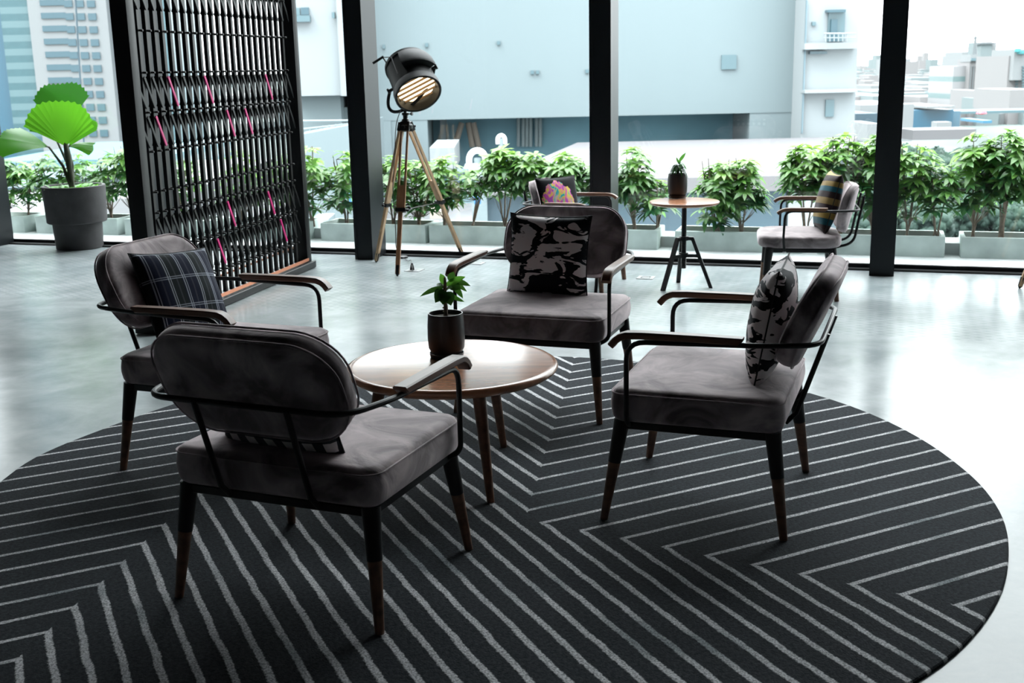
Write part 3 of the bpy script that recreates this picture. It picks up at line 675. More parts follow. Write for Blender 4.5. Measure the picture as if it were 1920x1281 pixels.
# studio lamp on a tripod -------------------------------------------
lamp_emit = mat('lit_reflector', (.8, .6, .35), .5, emit=(1.0, .84, .55), estr=1.1)
slat_m = mat('warm_brass_louvre', (.26, .16, .08), .5, .0)
lc = Vector((-.760, 8.72, 0))
def make_lamp(label):
    r = thing('studio_floor_lamp', label, 'floor lamp', lc)
    L0 = lambda v: Vector(v) - lc
    apex = Vector((0, 0, 1.085))
    feet = [Vector((-1.048, 8.861, 0)), Vector((-.823, 8.219, 0)), Vector((-.378, 9.087, 0))]
    for i, f_ in enumerate(feet):
        f_ = f_ - lc; d = Vector((f_.x, f_.y, 0)).normalized(); sd = Vector((-d.y, d.x, 0)); top = Vector((0, 0, 1.045)) + d * .035
        mat_ = (wood_light, wood_mid, wood_light)[i]
        axis = (f_ - top).normalized(); ctr = lambda q: top.lerp(f_, q)
        n2 = axis.cross(sd).normalized()
        def bar(mb, q0, q1, off, w, t):
            a, b = ctr(q0) + sd * off, ctr(q1) + sd * off
            mb.hexa([b - sd * w - n2 * t, b + sd * w - n2 * t, b + sd * w + n2 * t, b - sd * w + n2 * t], [a - sd * w - n2 * t, a + sd * w - n2 * t, a + sd * w + n2 * t, a - sd * w + n2 * t])
        mb = MB(); bar(mb, 0.0, .56, -.024, .0075, .010); bar(mb, 0, .56, .024, .0075, .010); bar(mb, .40, .985, 0, .0155, .011); lg = mb.build('leg', mat_, r, smooth=0)
        mb = MB(); c0 = ctr(.565)
        bar(mb, .553, .578, 0, .038, .018); bar(mb, -.03, .03, 0, .036, .016)
        mb.cyl(c0 + sd * .035, c0 + sd * .062, .009, n=10); mb.build('clamp', black_metal, lg, smooth=30)
        mb = MB(); mb.tube([ctr(.93), ctr(.985), f_], [.017, .015, .004], 10); mb.build('foot_tip', black_metal, lg)
    mb = MB(); cz = .46
    for f_ in feet:
        f_ = f_ - lc; d = Vector((f_.x, f_.y, 0)).normalized(); top = Vector((0, 0, 1.045)) + d * .035; q = top.lerp(f_, .57); mb.cyl(q, (0, 0, q.z - .02), .0035, n=6)
    mb.lathe([(.002, .425), (.012, .425), (.012, .45), (.002, .45)], 12); mb.build('spreader', black_metal, r)
    mb = MB(); mb.lathe([(.02, 1.02), (.052, 1.03), (.055, 1.055), (.034, 1.075), (.026, 1.10), (.018, 1.105), (.018, 1.125), (.026, 1.13), (.026, 1.145), (.012, 1.15), (.012, 1.175), (.004, 1.176)], 24)
    for k in range(3):
        a = radians(20 + 120 * k); mb.cyl((.05 * cos(a), .05 * sin(a), 1.045), (.075 * cos(a), .075 * sin(a), 1.045), .010, n=10)
    mb.cyl((.0, 0, 1.138), (.05, -.02, 1.138), .005, n=8); mb.cyl((.045, -.018, 1.138), (.055, -.022, 1.138), .013, n=10); mb.build('tripod_head', black_metal, r)
    # lamp head: its axis points down, to the right and towards the viewer
    R3 = CX_; Uv = CY_; B3 = CZ_
    ax = (R3 * .32 - Uv * .80 + B3 * .52).normalized()
    c0 = at(773, 148, 8.70) - lc
    sdv = (R3 * .86 + Uv * .36 + B3 * .15); sdv = (sdv - ax * sdv.dot(ax)).normalized(); top_ = sdv.cross(ax).normalized()
    if top_.dot(Uv) < 0: top_ = -top_
    HM = Matrix((sdv, top_, ax)).transposed().to_4x4(); HM.translation = c0    # local z = beam, x = pivot axis
    h = MB()
    h.lathe([(.004, -.185), (.10, -.183), (.150, -.172), (.168, -.155), (.170, -.13), (.163, -.125), (.163, .10), (.171, .102), (.176, .112), (.176, .165), (.170, .168), (.158, .165), (.155, .13), (.155, .06), (.01, -.05)], 56, M=HM)
    hd = h.build('lamp_head', black_gloss, r, smooth=30)
    h = MB()   # vent hood on the upper side
    L = []
    for z, hh in ((-.125, .002), (-.115, .030), (-.06, .048), (.015, .056), (.028, .050)):
        ring_ = []
        for k in range(9):
            a = radians(52 + 76 * k / 8); ring_.append(((.160 + hh) * cos(a), (.160 + hh) * sin(a), z))
        for k in range(8, -1, -1):
            a = radians(52 + 76 * k / 8); ring_.append((.150 * cos(a), .150 * sin(a), z))
        L.append(ring_)
    rotm = HM @ Matrix.Rotation(radians(-38), 4, 'Z'); h.loops(L, M=rotm); h.build('vent_hood', black_gloss, hd, smooth=40)
    h = MB(); h.lathe([(.004, .045), (.150, .055), (.152, .075), (.004, .075)], 48, M=HM); e = h.build('bulb_glow', lamp_emit, hd); e['label'] = 'glowing warm reflector'
    for k in range(-3, 4):
        x_ = k * .042; half = sqrt(max(.152 ** 2 - x_ ** 2, 0)) ; h = MB()
        h.hexa([HM @ Vector(p) for p in ((-half, x_ - .006, .085), (half, x_ - .006, .085), (half, x_ + .004, .085), (-half, x_ + .004, .085))],
               [HM @ Vector(p) for p in ((-half, x_ - .006, .099), (half, x_ - .006, .099), (half, x_ - .002, .099), (-half, x_ - .002, .099))]); h.build('louvre', slat_m, hd, smooth=0)
    h = MB(); pv = .176
    P = [HM @ Vector((-pv, 0, .0))]
    yb = Vector((0, 0, 1.172)); a0 = HM @ Vector((-pv - .012, 0, 0)); a1 = HM @ Vector((pv + .012, 0, 0)); mid0 = (a0 + a1) / 2
    dn = (yb - mid0); hw = (a1 - a0) / 2; path = []
    for k in range(25):
        th = pi * k / 24; path.append(mid0 - hw * cos(th) + dn * (sin(th) ** .75))
    h.tube(path, .0085, 8, flat=(1.4, .6)); h.build('yoke', black_metal, r)
    for s in (-1, 1):
        h = MB(); h.cyl(HM @ Vector((s * .15, 0, 0)), HM @ Vector((s * (pv + .03), 0, 0)), .012, n=12); h.cyl(HM @ Vector((s * (pv + .015), 0, 0)), HM @ Vector((s * (pv + .03), 0, 0)), .022, n=14); h.build('pivot_knob', black_metal, hd)
    h = MB(); hb = HM @ Vector((-.12, .06, -.17)); ht = HM @ Vector((-.13, .10, -.235)); h.tube([hb, ht], .006, 8); h.tube([ht - R3 * .075 - Uv * .045, ht + R3 * .005 + Uv * .006], .0095, 10)
    h.tube([ht, HM @ Vector((-.06, .172, -.12)), HM @ Vector((-.06, .172, .06))], .0035, 6); h.build('handle', black_metal, hd)
    # cord from the head down to the floor switch and the socket
    h = MB(); q0 = HM @ Vector((-.12, -.10, .05)); P = [q0, at(742, 230, 8.62) - lc, at(740, 290, 8.60) - lc, at(736, 360, 8.55) - lc, at(742, 430, 8.50) - lc, at(742, 462, 8.46) - lc, atz(748, 482, .006) - lc, atz(757, 484, .012) - lc]
    h.tube(smoothpath(P, .08, 4), .0032, 6)
    P = [atz(757, 484, .012) - lc, atz(766, 490, .006) - lc, atz(771, 487, .03) - lc, atz(773, 503, .05) - lc, atz(773, 507, .006) - lc]; h.tube(smoothpath(P, .05, 4), .0032, 6)
    cd = h.build('cord', black_metal, r)
    h = MB(); q = atz(757, 484, 0) - lc; h.lathe([(.03, .0), (.036, .004), (.034, .014), (.02, .020), (.002, .021)], 20, c=(q.x, q.y)); h.build('foot_switch', pot_black, cd)
    h = MB(); q = atz(773, 507, 0) - lc; h.tube([(q.x, q.y, .004), (q.x, q.y, .03), (q.x, q.y, .055)], [.018, .013, .006], 10); h.build('plug', black_metal, cd)
    return r
lamp = make_lamp('black studio lamp with a glowing louvred head on a wooden tripod by the left column')
lamp2 = copy_tree(lamp); f2 = atz(1911, 541, 0)
lamp2.rotation_euler = (0, 0, radians(12)); v_ = Matrix.Rotation(radians(12), 3, 'Z') @ (Vector((-1.048, 8.861, 0)) - lc)
lamp2.location = (f2.x - v_.x, f2.y - v_.y, 0); lamp2['label'] = 'wooden tripod foot of another lamp cut off by the right edge of the photo'
for ch in [x for x in bpy.data.objects if x.parent == lamp2]:
    if ch.name.startswith('cord'):
        for g in [x for x in bpy.data.objects if x.parent == ch]: bpy.data.objects.remove(g)
        bpy.data.objects.remove(ch)

# floor sockets ----------------------------------------------------
def socket(px, py, label, lid):
    p = atz(px, py, 0); r = thing('floor_socket', label, 'floor socket', (p.x, p.y, .0), WA, 'floor sockets near the window')
    mb = MB(); mb.box((0, 0, .002), (.12, .12, .004), ch=.001); mb.build('plate', floor_plate, r)
    mb = MB(); 
    for a in ((0, .03, .066, .006), (0, -.03, .066, .006), (.03, 0, .006, .066), (-.03, 0, .006, .066)): mb.box((a[0], a[1], .0045), (a[2], a[3], .002))
    mb.build('lid_frame', lid, r, smooth=0)
floor_plate = mat('satin_floor_plate', (.26, .28, .28), .6, 0)
socket(1211, 521, 'square metal floor socket between the central armchair and the tall table', black_metal)
socket(777, 507, 'square floor socket where the tripod lamp is plugged in', chrome)
socket(893, 494, 'flat floor socket plate between the tripod lamp and the central armchair arm', floor_plate)

# folding lattice screen -------------------------------------------
s0 = Vector((-1.575, 8.66, 0)); s1 = Vector((-2.085, 6.50, 0)); sd = (s1 - s0); SL = sd.length; sdn = sd.normalized(); ang = atan2(sdn.y, sdn.x)
scr = thing('folding_lattice_screen', 'tall black folding metal lattice screen with magenta pieces standing on a low base', 'screen', s0, ang)
HT = 2.75
mb = MB(); mb.box((SL / 2, 0, .028), (SL + .10, .16, .050), ch=.004); mb.build('base', black_metal, scr)
for x_ in (0.0, SL):
    mb = MB(); mb.box((x_, 0, .05 + HT / 2), (.075, .10, HT), ch=.004); mb.build('end_post', black_metal, scr)
mb = MB(); mb.box((SL / 2, 0, .05 + HT), (SL + .08, .10, .06), ch=.004); mb.build('top_rail', black_metal, scr)
NB = 23; dx = (SL - .10) / (NB + 1); bars = [.05 + dx * (i + 1) for i in range(NB)]
for i, x_ in enumerate(bars):
    mb = MB(); 
    mb.box((x_, 0, .05 + HT / 2), (.026, .024, HT - .03))
    mb.build('upright', black_metal, scr, smooth=0)
rows = [1.36, 1.14, .56, .34]; allx = [.03] + bars + [SL - .03]
def arm(mb, xa, xb, za, zb, y_):
    d = Vector((xb - xa, 0, zb - za)); n_ = Vector((-d.z, 0, d.x)).normalized() * .0085; t = Vector((0, .0035, 0)); a = Vector((xa, y_, za)); b = Vector((xb, y_, zb))
    mb.hexa([a - n_ - t, a + n_ - t, a + n_ + t, a - n_ + t], [b - n_ - t, b + n_ - t, b + n_ + t, b - n_ + t])
pink = {}
def gap_of(px, py, z):     # which gap of the screen this pixel falls in
    best = min(range(len(allx) - 1), key=lambda g: abs(proj_x(s0 + sdn * ((allx[g] + allx[g + 1]) / 2) + Vector((0, 0, z))) - px)); return best
def proj_x(p):
    d = p - CAM; dep = d.dot(FWD); return 960 + FPX * d.dot(CX_) / dep
for px, z in ((318, 1.36), (382, 1.36), (498, 1.36), (290, 1.14), (433, 1.14), (463, 1.14), (503, .56), (435, .56), (312, .40), (532, .34), (410, .34)):
    zz = min(rows, key=lambda q: abs(q - z)); pink[(rows.index(zz), gap_of(px, 0, zz))] = 1
rest = MB(); riv = MB()
for ri, z in enumerate(rows):
    for g in range(len(allx) - 1):
        xa, xb = allx[g], allx[g + 1]; p_ = (ri, g) in pink
        mb = MB(); arm(mb, xa, xb, z - .085, z + .085, .017); o = mb.build('cross_arm', magenta if p_ else black_metal, scr, smooth=0)
        if p_: o['label'] = 'magenta cross piece'
        arm(rest, xa, xb, z + .085, z - .085, -.017)
for z in (2.35, 2.12, 1.90):
    for g in range(len(allx) - 1):
        xa, xb = allx[g], allx[g + 1]; arm(rest, xa, xb, z - .085, z + .085, .017); arm(rest, xa, xb, z + .085, z - .085, -.017)
props(rest.build('cross_arm', black_metal, scr, smooth=0), 'black cross arms of the rear layer', kind='stuff')
for z in (1.70, 1.47, 1.25, 1.03, .80, .68, .45, .22, 1.95):
    for x_ in bars: riv.cyl((x_, -.036, z), (x_, .036, z), .0062, n=6)
props(riv.build('rivet', black_metal, scr, smooth=0), 'black rivets through the uprights', kind='stuff')
mb = MB(); mb.box((SL / 2, .060, .075), (SL - .08, .006, .022)); mb.box((SL / 2, -.060, .16), (SL - .08, .006, .014)); mb.build('copper_rail', copper, scr, smooth=0)

# ================================================================== OUTSIDE: planters and shrubs
pf = .46       # front of the planters, measured outward from the glass
def sp_(px, py): return s_at(px, py, pf)
edges = [(-72, 51), (72, 225), (238, 395), (406, 577), (604, 799), (806, 1000), (1020, 1232), (1264, 1502), (1530, 1768), (1798, 2060)]
plabs = ['grey concrete planter box at the far left edge outside the glass', 'grey concrete planter box behind the palm pot', 'grey concrete planter box partly behind the lattice screen, on its left', 'grey concrete planter box seen between the screen and the left column',
         'grey concrete planter box behind the studio lamp tripod', 'grey concrete planter box between the tripod lamp and the central armchair', 'grey concrete planter box ending right of the central armchair, behind it', 'grey concrete planter box behind the tall round table',
         'grey concrete planter box behind the window armchair and the right column', 'grey concrete planter box at the far right edge outside the glass']
PH, PD = .155, .34; pz = .02
for (a, b), lab in zip(edges, plabs):
    y_ = 468 + .03 * a
    sa, sb = sp_(a, y_), sp_(b, y_ + 3); Lp = sb - sa; ctr = wall((sa + sb) / 2, pf + PD / 2)
    r = thing('planter_box', lab, 'planter', (ctr.x, ctr.y, pz), WA, 'concrete planter boxes along the window')
    mb = MB(); tw = .028
    L = [[(x, y, z) for x, y in rrect(Lp - 2 * i_, PD - 2 * i_, .008, 2)] for z, i_ in ((0, 0), (PH - .004, 0), (PH, .004), (PH, tw), (PH - .05, tw))]
    mb.loops(L, cap1=False); mb.build('box', concrete, r, smooth=30)
    mb = MB(); mb.box((0, 0, PH - .05), (Lp - 2 * tw - .001, PD - 2 * tw - .001, .02)); mb.build('soil', soil, r, smooth=0)

def shrub(px, pyt, wpx, dense, pyb, label, seed, stems=4, light=.5, v=None):
    """stem foot under pixel column px, crown from pyt down to pyb, wpx half width in pixels"""
    rn = random.Random(seed); v = pf + PD / 2 + rn.uniform(-.05, .05) if v is None else v
    s = s_at(px, 400, v); b = wall(s, v, pz + PH - .045); ppm = FPX / b.y
    ph = onp(px, pyt, b, V).z; pl = onp(px, pyb, b, V).z; rx = wpx / ppm; 
    r = thing('leafy_shrub', label, 'shrub', b, 0, 'shrubs in the window planters')
    H = ph - b.z; zb = max(pl - b.z, .08); st = MB(); lf_ = MB()
    tips = []
    for k in range(stems):
        a = rn.uniform(0, 2 * pi); sp2 = rx * rn.uniform(.35, .85); top = Vector((cos(a) * sp2, sin(a) * sp2 * .5, H * rn.uniform(.72, .93)))
        q = [Vector((rn.uniform(-.02, .02), rn.uniform(-.02, .02), -.01)), Vector((top.x * .18, top.y * .18, H * .14)), Vector((top.x * .55, top.y * .5, H * .45)), Vector((top.x * .85, top.y * .9, H * .7)), top]
        st.tube(q, [.0085, .0075, .006, .0045, .0025], 6); tips.append(q)
    N = int(dense)
    for k in range(N):
        # cluster centre inside an uneven crown
        for _ in range(20):
            u = Vector((rn.uniform(-1, 1), rn.uniform(-1, 1), rn.uniform(-1, 1)))
            if u.length < 1 and u.length > .25: break
        c_ = Vector((u.x * rx, u.y * .17, (zb + H) / 2 + u.z * (H - zb) / 2 * .92 - .02))
        c_.z -= .05 * abs(u.x) ; q = min((pt for st_ in tips for pt in st_[1:]), key=lambda p: (p - c_).length + max(0, p.z - c_.z) * 2)
        md = q.lerp(c_, .55) + Vector((0, 0, -.012)); st.tube([q, md, c_], [.0035, .0025, .0016], 5)
        nl = rn.randint(7, 10); hd = Vector((u.x * .5, u.y * .5, .8)).normalized(); ph0 = rn.uniform(0, 6.28)
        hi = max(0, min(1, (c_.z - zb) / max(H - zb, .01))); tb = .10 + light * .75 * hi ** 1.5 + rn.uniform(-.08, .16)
        e1 = hd.orthogonal().normalized(); e2 = hd.cross(e1)
        for j in range(nl):
            a = ph0 + 2 * pi * j / nl + rn.uniform(-.2, .2); el = rn.uniform(.0, .55)
            d = (e1 * cos(a) + e2 * sin(a)) * cos(el) + hd * sin(el); L_ = rn.uniform(.075, .125)
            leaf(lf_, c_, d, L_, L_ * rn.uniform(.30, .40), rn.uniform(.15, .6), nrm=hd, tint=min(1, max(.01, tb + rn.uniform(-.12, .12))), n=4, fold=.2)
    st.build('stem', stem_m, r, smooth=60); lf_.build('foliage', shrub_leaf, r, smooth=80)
L_ = 'leafy green shrub '
SH = [(14, 282, 42, 26, 400, L_ + 'cut by the left edge of the photo', .3), (52, 300, 38, 16, 385, L_ + 'with a thin forked stem left of the palm pot', .6), (104, 288, 40, 20, 380, L_ + 'directly behind the left half of the palm', .4),
      (158, 285, 40, 24, 395, L_ + 'just right of the palm stem', .5), (208, 283, 36, 20, 385, L_ + 'with a forked stem between the palm pot and the screen', .5), (250, 268, 34, 20, 380, L_ + 'touching the left post of the screen', .5),
      (345, 285, 40, 20, 400, L_ + 'behind the left part of the lattice screen', .5), (455, 280, 45, 22, 400, L_ + 'behind the middle of the lattice screen', .6), (540, 275, 36, 18, 400, L_ + 'behind the right post of the screen', .6),
      (585, 265, 40, 26, 400, L_ + 'between the screen and the left column, beside the screen', .8), (650, 275, 36, 22, 400, L_ + 'just left of the left column', .6),
      (738, 285, 38, 24, 390, L_ + 'between the left column and the tripod lamp leg', .7), (785, 290, 42, 28, 410, L_ + 'behind the middle of the lamp tripod', .8), (832, 288, 38, 26, 390, L_ + 'behind the right tripod leg', .8),
      (884, 312, 44, 13, 375, L_ + 'sparse one with a bare Y-shaped stem right of the tripod', .7), (945, 268, 46, 34, 370, L_ + 'dense bright one left of the half-hidden window armchair', .9),
      (1000, 275, 42, 32, 370, L_ + 'behind the back of the half-hidden window armchair', .8), (1062, 285, 40, 30, 365, L_ + 'above the arm of the half-hidden window armchair', .6),
      (1120, 285, 34, 20, 380, L_ + 'hidden mostly behind the middle column', .5),
      (1188, 268, 38, 30, 395, L_ + 'just right of the middle column', .6), (1232, 330, 30, 12, 400, L_ + 'low one left of the pot on the tall table', .7), (1345, 288, 42, 36, 425, L_ + 'just right of the tall round table', .7), (1392, 288, 38, 32, 400, L_ + 'second one right of the tall round table', .7),
      (1512, 262, 52, 46, 385, L_ + 'tall one above the arms of the right window armchair', .8), (1575, 246, 50, 44, 370, L_ + 'tall one directly behind the striped cushion', .8), (1640, 250, 48, 42, 400, L_ + 'tall one beside the left face of the right column', .6),
      (1705, 245, 46, 42, 410, L_ + 'tall one just right of the right column', .7), (1758, 300, 40, 16, 400, L_ + 'thin sparse one right of the right column', .8), (1828, 240, 52, 44, 400, L_ + 'tall bushy one second from the right edge', .8),
      (1880, 235, 50, 46, 380, L_ + 'tall dark one near the right edge', .5), (1935, 240, 46, 40, 380, L_ + 'cut by the right edge of the photo', .4)]
for i, (px, t0, w_, dn_, b0, lab, lt) in enumerate(SH):
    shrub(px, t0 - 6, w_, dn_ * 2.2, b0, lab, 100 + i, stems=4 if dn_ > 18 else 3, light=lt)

# ================================================================== OUTSIDE: buildings
pale_blue = mat('pale_blue_cladding', (0.092, 0.1196, 0.1288), .75, noise=(.12, .05, 3, (1, 1, .2)))
pale_white = mat('white_painted_render', (0.1426, 0.161, 0.1693), .8, noise=(.15, .05, 3, (1, 1, .3)))
teal_wall = mat('shaded_teal_paint', (0.075, 0.165, 0.205), .7, noise=(.4, .15, 3, (1, 1, 1)))
slate_wall = mat('blue_grey_render', (0.013, 0.032, 0.045), .7, noise=(.3, .12, 3, (1, 1, 1)))
roof_pale = mat('pale_roof_sheet', (0.069, 0.0681, 0.0727), .7, noise=(.2, .05, 3, (1, 1, 1)))
road_m = mat('bright_concrete_yard', (0.1012, 0.1058, 0.1104), .85, noise=(.25, .12, 4, (1, 1, 1)))
win_m = mat('building_window', (0.016, 0.045, 0.06), .25)
win_l = mat('light_building_window', (0.0405, 0.0765, 0.09), .3)
pipe_m = mat('pale_pipe', (0.13, 0.165, 0.175), .6)
beige = mat('sand_render', (0.15, 0.13, 0.11), .85)
seam_m = mat('cladding_seam', (0.08, 0.118, 0.138), .8)

def fbox(mb, x0, y0, x1, y1, Y, D):      # box whose front face spans these pixels on the plane at distance Y and goes back by D
    a = at(x0, y1, Y); b = at(x1, y1, Y); c_ = at(x1, y0, Y); d = at(x0, y0, Y)
    xa = (a.x + d.x) / 2; xb = (b.x + c_.x) / 2; za = (a.z + b.z) / 2; zb = (c_.z + d.z) / 2
    mb.hexa([(xa, Y, za), (xb, Y, za), (xb, Y + D, za), (xa, Y + D, za)], [(xa, Y, zb), (xb, Y, zb), (xb, Y + D, zb), (xa, Y + D, zb)])
def fpart(name, m, parent, x0, y0, x1, y1, Y, D, label=None):
    mb = MB(); fbox(mb, x0, y0, x1, y1, Y, D); o = mb.build(name, m, parent, smooth=0)
    if label: o['label'] = label
    return o
# the large blank-walled building
YB = 60.0
B = thing('blank_walled_building', 'huge pale blue windowless building filling the view behind the two middle columns', 'building', (0, 0, 0))
fpart('upper_wall', pale_blue, B, 640, -420, 1512, 219, YB, 22)
fpart('side_wall', pale_blue, B, 640, 200, 803, 350, YB + .03, 22)
fpart('right_wall', pale_blue, B, 1405, 200, 1512, 300, YB + .03, 22)
fpart('recess_wall', teal_wall, B, 803, 216, 1405, 345, YB + 4.5, 1)
fpart('recess_column', pale_blue, B, 826, 216, 836, 300, YB + 3.0, 1.4)
fpart('end_bay', pale_white, B, 1510, -420, 1612, 420, YB - 2, 14)
fpart('left_bay', pale_white, B, 520, -420, 634, 180, YB - 2, 14)
fpart('lower_band', pale_blue, B, 520, 177, 640, 256, YB - 1, 12)
fpart('corner_strip', pale_white, B, 624, -420, 655, 180, YB - 2.4, 3)
for (x0, y0, x1, y1) in ((1353, 103, 1381, 130),): fpart('window', win_l, B, x0, y0, x1, y1, YB - .10, .3); 
for (x0, y0, x1, y1) in ((717, 84, 722, 91), (797, 81, 803, 88), (932, 77, 938, 84), (995, 132, 1001, 139), (1005, 132, 1011, 139), (1098, 130, 1104, 137), (1523, 41, 1530, 48)):
    fpart('vent', win_l, B, x0, y0, x1, y1, YB - 2.15 if x0 > 1500 else YB - .12, .3)
fpart('window', win_l, B, 542, 15, 562, 29, YB - 2.1, .3); fpart('window', win_m, B, 564, 14, 579, 28, YB - 2.1, .3); fpart('window_sill', win_l, B, 541, 29, 581, 41, YB - 2.3, .4)
fpart('window', win_l, B, 622, 23, 627, 34, YB - 2.5, .4); fpart('window', win_l, B, 1548, 187, 1564, 219, YB - 2.1, .3)
fpart('doorway', win_l, B, 1553, 20, 1584, 78, YB - 2.15, .3); fpart('lintel', win_m, B, 1552, 18, 1586, 23, YB - 2.5, .8); fpart('doorway', win_m, B, 1558, 36, 1570, 78, YB - 2.3, .3)
for y0 in (92, 174): fpart('cornice', pale_white, B, 1509, y0 - 12 if y0 == 92 else y0 - 6, 1608, y0, YB - 2.6, .8)
fpart('louvre', win_m, B, 1519, 96, 1551, 101, YB - 2.3, .4)
fpart('recess_side', pale_blue, B, 716, 227, 735, 345, YB - .1, .2, None); 
B['label'] = B['label']
for xx in (1508,): fpart('drainpipe', seam_m, B, xx, 0, xx + 2, 250, YB - 2.2, .2)
mb = MB()
for k in range(6): a = at(1548 + k * 8, 62, YB - 3); b = at(1548 + k * 8, 78, YB - 3); mb.cyl(a, b, .03, n=5)
mb.tube([at(1545, 63, YB - 3), at(1604, 63, YB - 3)], .04, 5); mb.tube([at(1545, 71, YB - 3), at(1604, 71, YB - 3)], .03, 5); mb.build('railing', pale_white, B)
for px in (972, 981, 988, 995, 1006, 1013): 
    mb = MB(); mb.cyl(at(px, 222, YB + 4), at(px, 275, YB + 4), .10, n=8); mb.build('wall_pipe', pipe_m, B)
for (xa, ya, xb, yb) in ((866, 230, 852, 276), (878, 230, 886, 276), (887, 230, 898, 276)):
    mb = MB(); mb.cyl(at(xa, ya, YB + 3), at(xb, yb, YB + 3), .16, n=8); mb.build('leaning_prop', beige, B)
# low wing with a wide pale roof in front of it
r = thing('low_wing', 'low blue-grey building with a wide pale flat roof in front of the blank-walled building', 'building', (0, 0, 0))
YR0, YR1 = 38.0, 57.5
zr = at(1200, 335, YR0).z
x0, x1 = at(912, 335, YR0).x, at(1480, 335, YR0).x; x2 = at(1082, 254, YR1).x; x3 = at(1606, 254, YR1).x
mb = MB(); mb.hexa([(x0, YR0, zr - .5), (x1 + .6, YR0, zr - .5), (x3, YR1 - .2, zr - .5), (x2, YR1 - .2, zr - .5)], [(x0, YR0, zr), (x1 + .6, YR0, zr), (x3, YR1 - .2, zr), (x2, YR1 - .2, zr)]); mb.build('roof', roof_pale, r, smooth=0)
mb = MB(); mb.hexa([(x0, YR0 + .4, -26), (x1, YR0 + .4, -26), (x3 - .6, YR1 - 1, -26), (x2, YR1 - 1, -26)], [(x0, YR0 + .4, zr - .5), (x1, YR0 + .4, zr - .5), (x3 - .6, YR1 - 1, zr - .5), (x2, YR1 - 1, zr - .5)]); mb.build('front_wall', slate_wall, r, smooth=0)
mb = MB(); mb.box((x0 - .25, YR0 + .8, -14), (.5, 1.2, 24)); mb.build('corner_pier', pale_blue, r, smooth=0)
mb = MB(); mb.box((x1 + .7, YR0 + 1.0, -14), (1.2, 1.2, 24)); mb.build('corner_pier', pale_white, r, smooth=0)
# yard with clutter left of it
r = struct((lambda mb: (mb.hexa([(-34, 26, -9.2), (x0 - .3, 26, -9.2), (x0 + 2, 59, -4.6), (-34, 59, -4.6)], [(-34, 26, -8.8), (x0 - .3, 26, -8.8), (x0 + 2, 59, -4.2), (-34, 59, -4.2)]), mb.build('trim_30', road_m, smooth=0))[1])(MB()))
def crate(name, cat, label, x0, y0, x1, y1, Y, D, m, group=None):
    mb = MB(); fbox(mb, x0, y0, x1, y1, Y, D); o = mb.build(name, m, smooth=0); props(o, label, cat, group); return o
arch = []
for (px, py, w_, Y, lab) in ((895, 300, 19, 53, 'white rounded arch-shaped vent on the yard beside the recess'), (940, 262, 12, 55, 'white tilted roof vent above the bright shrub left of centre')):
    r = thing('roof_vent', lab, 'roof vent', at(px, py, Y)); ppm = FPX / Y; wv = w_ / ppm
    mb = MB(); P = [Vector((wv * cos(pi - pi * k / 12) * .8, 0, wv * sin(pi * k / 12) * .9)) for k in range(13)]; P = [Vector((-wv * .8, 0, -wv * .9))] + P + [Vector((wv * .8, 0, -wv * .9))]
    if w_ == 12: P = [p * .7 for p in P]
    mb.tube(P, wv * .30, 10); mb.build('hood', pale_white_b := mat('white_vent_metal', (.85, .87, .88), .5), r)
    mb = MB(); mb.cyl((0, 0, -wv * 3.0), (0, 0, wv * .2), wv * .35, n=12); mb.build('duct', pipe_m, r)
crate('storage_shed', 'shed', 'white low shed behind the right half of the lamp tripod', 806, 277, 852, 320, 52, 6, pale_white)
crate('storage_crate', 'crate', 'small pale crate on the bright yard behind the tripod lamp', 806, 395, 836, 410, 33, 1.5, beige)
crate('storage_tank', 'tank', 'low grey tank on the yard behind the sparse shrub', 868, 318, 918, 345, 44, 3, pipe_m)
crate('covered_cart', 'cart', 'low teal cart on the bright yard left of the blue-grey wall', 838, 374, 900, 381, 36, 1.4, win_l)
blue_p = mat('blue_plastic', (0.01, 0.08, 0.2), .5)
mb = MB(); q = at(895, 374, 35); mb.lathe([(.02, -.14), (.10, -.14), (.11, 0), (.11, .08), (.02, .09)], 14, M=Matrix.Translation(q)); props(mb.build('water_drum', blue_p, smooth=40), 'small bright blue drum on the yard behind the sparse shrub', 'drum')
for i, (px, py, m_) in enumerate(((640, 352, win_m), (600, 420, pipe_m), (668, 372, blue_p), (760, 440, slate_wall), (860, 332, slate_wall), (925, 350, pipe_m))):
    crate('storage_crate', 'crate', ['dark crate on the yard left of the left column', 'grey crate low beyond the planter beside the screen', 'blue crate seen beside the left column', 'dark blue crate low behind the tripod lamp', 'dark box among the yard clutter above the sparse shrub', 'grey box at the corner of the blue-grey wall'][i], px - 16, py - 9, px + 16, py + 9, 36 + i, 1.5, m_)
# ramp left of the left column
r = thing('sloping_ramp', 'pale sloping ramp wall between the screen and the left column', 'ramp')
mb = MB(); a, b, c2, d = at(545, 268, 50), at(700, 285, 50), at(700, 226, 50), at(545, 256, 50)
mb.hexa([(a.x, 50, -12), (b.x, 50, -12), (b.x, 54, -12), (a.x, 54, -12)], [(d.x, 50, d.z), (c2.x, 50, c2.z), (c2.x, 54, c2.z), (d.x, 54, d.z)]); mb.build('ramp_wall', pale_blue, r, smooth=0)
mb = MB()
for k in range(9): p = at(545 + k * 12, 243 - k * 1.5, 52); mb.cyl(p, p + Vector((0, 0, -1.2)), .03, n=5)
mb.tube([at(545, 227, 52), at(660, 226, 52)], .04, 5); mb.tube([at(545, 245, 52), at(660, 232, 52)], .04, 5); mb.build('railing', pipe_m, r)

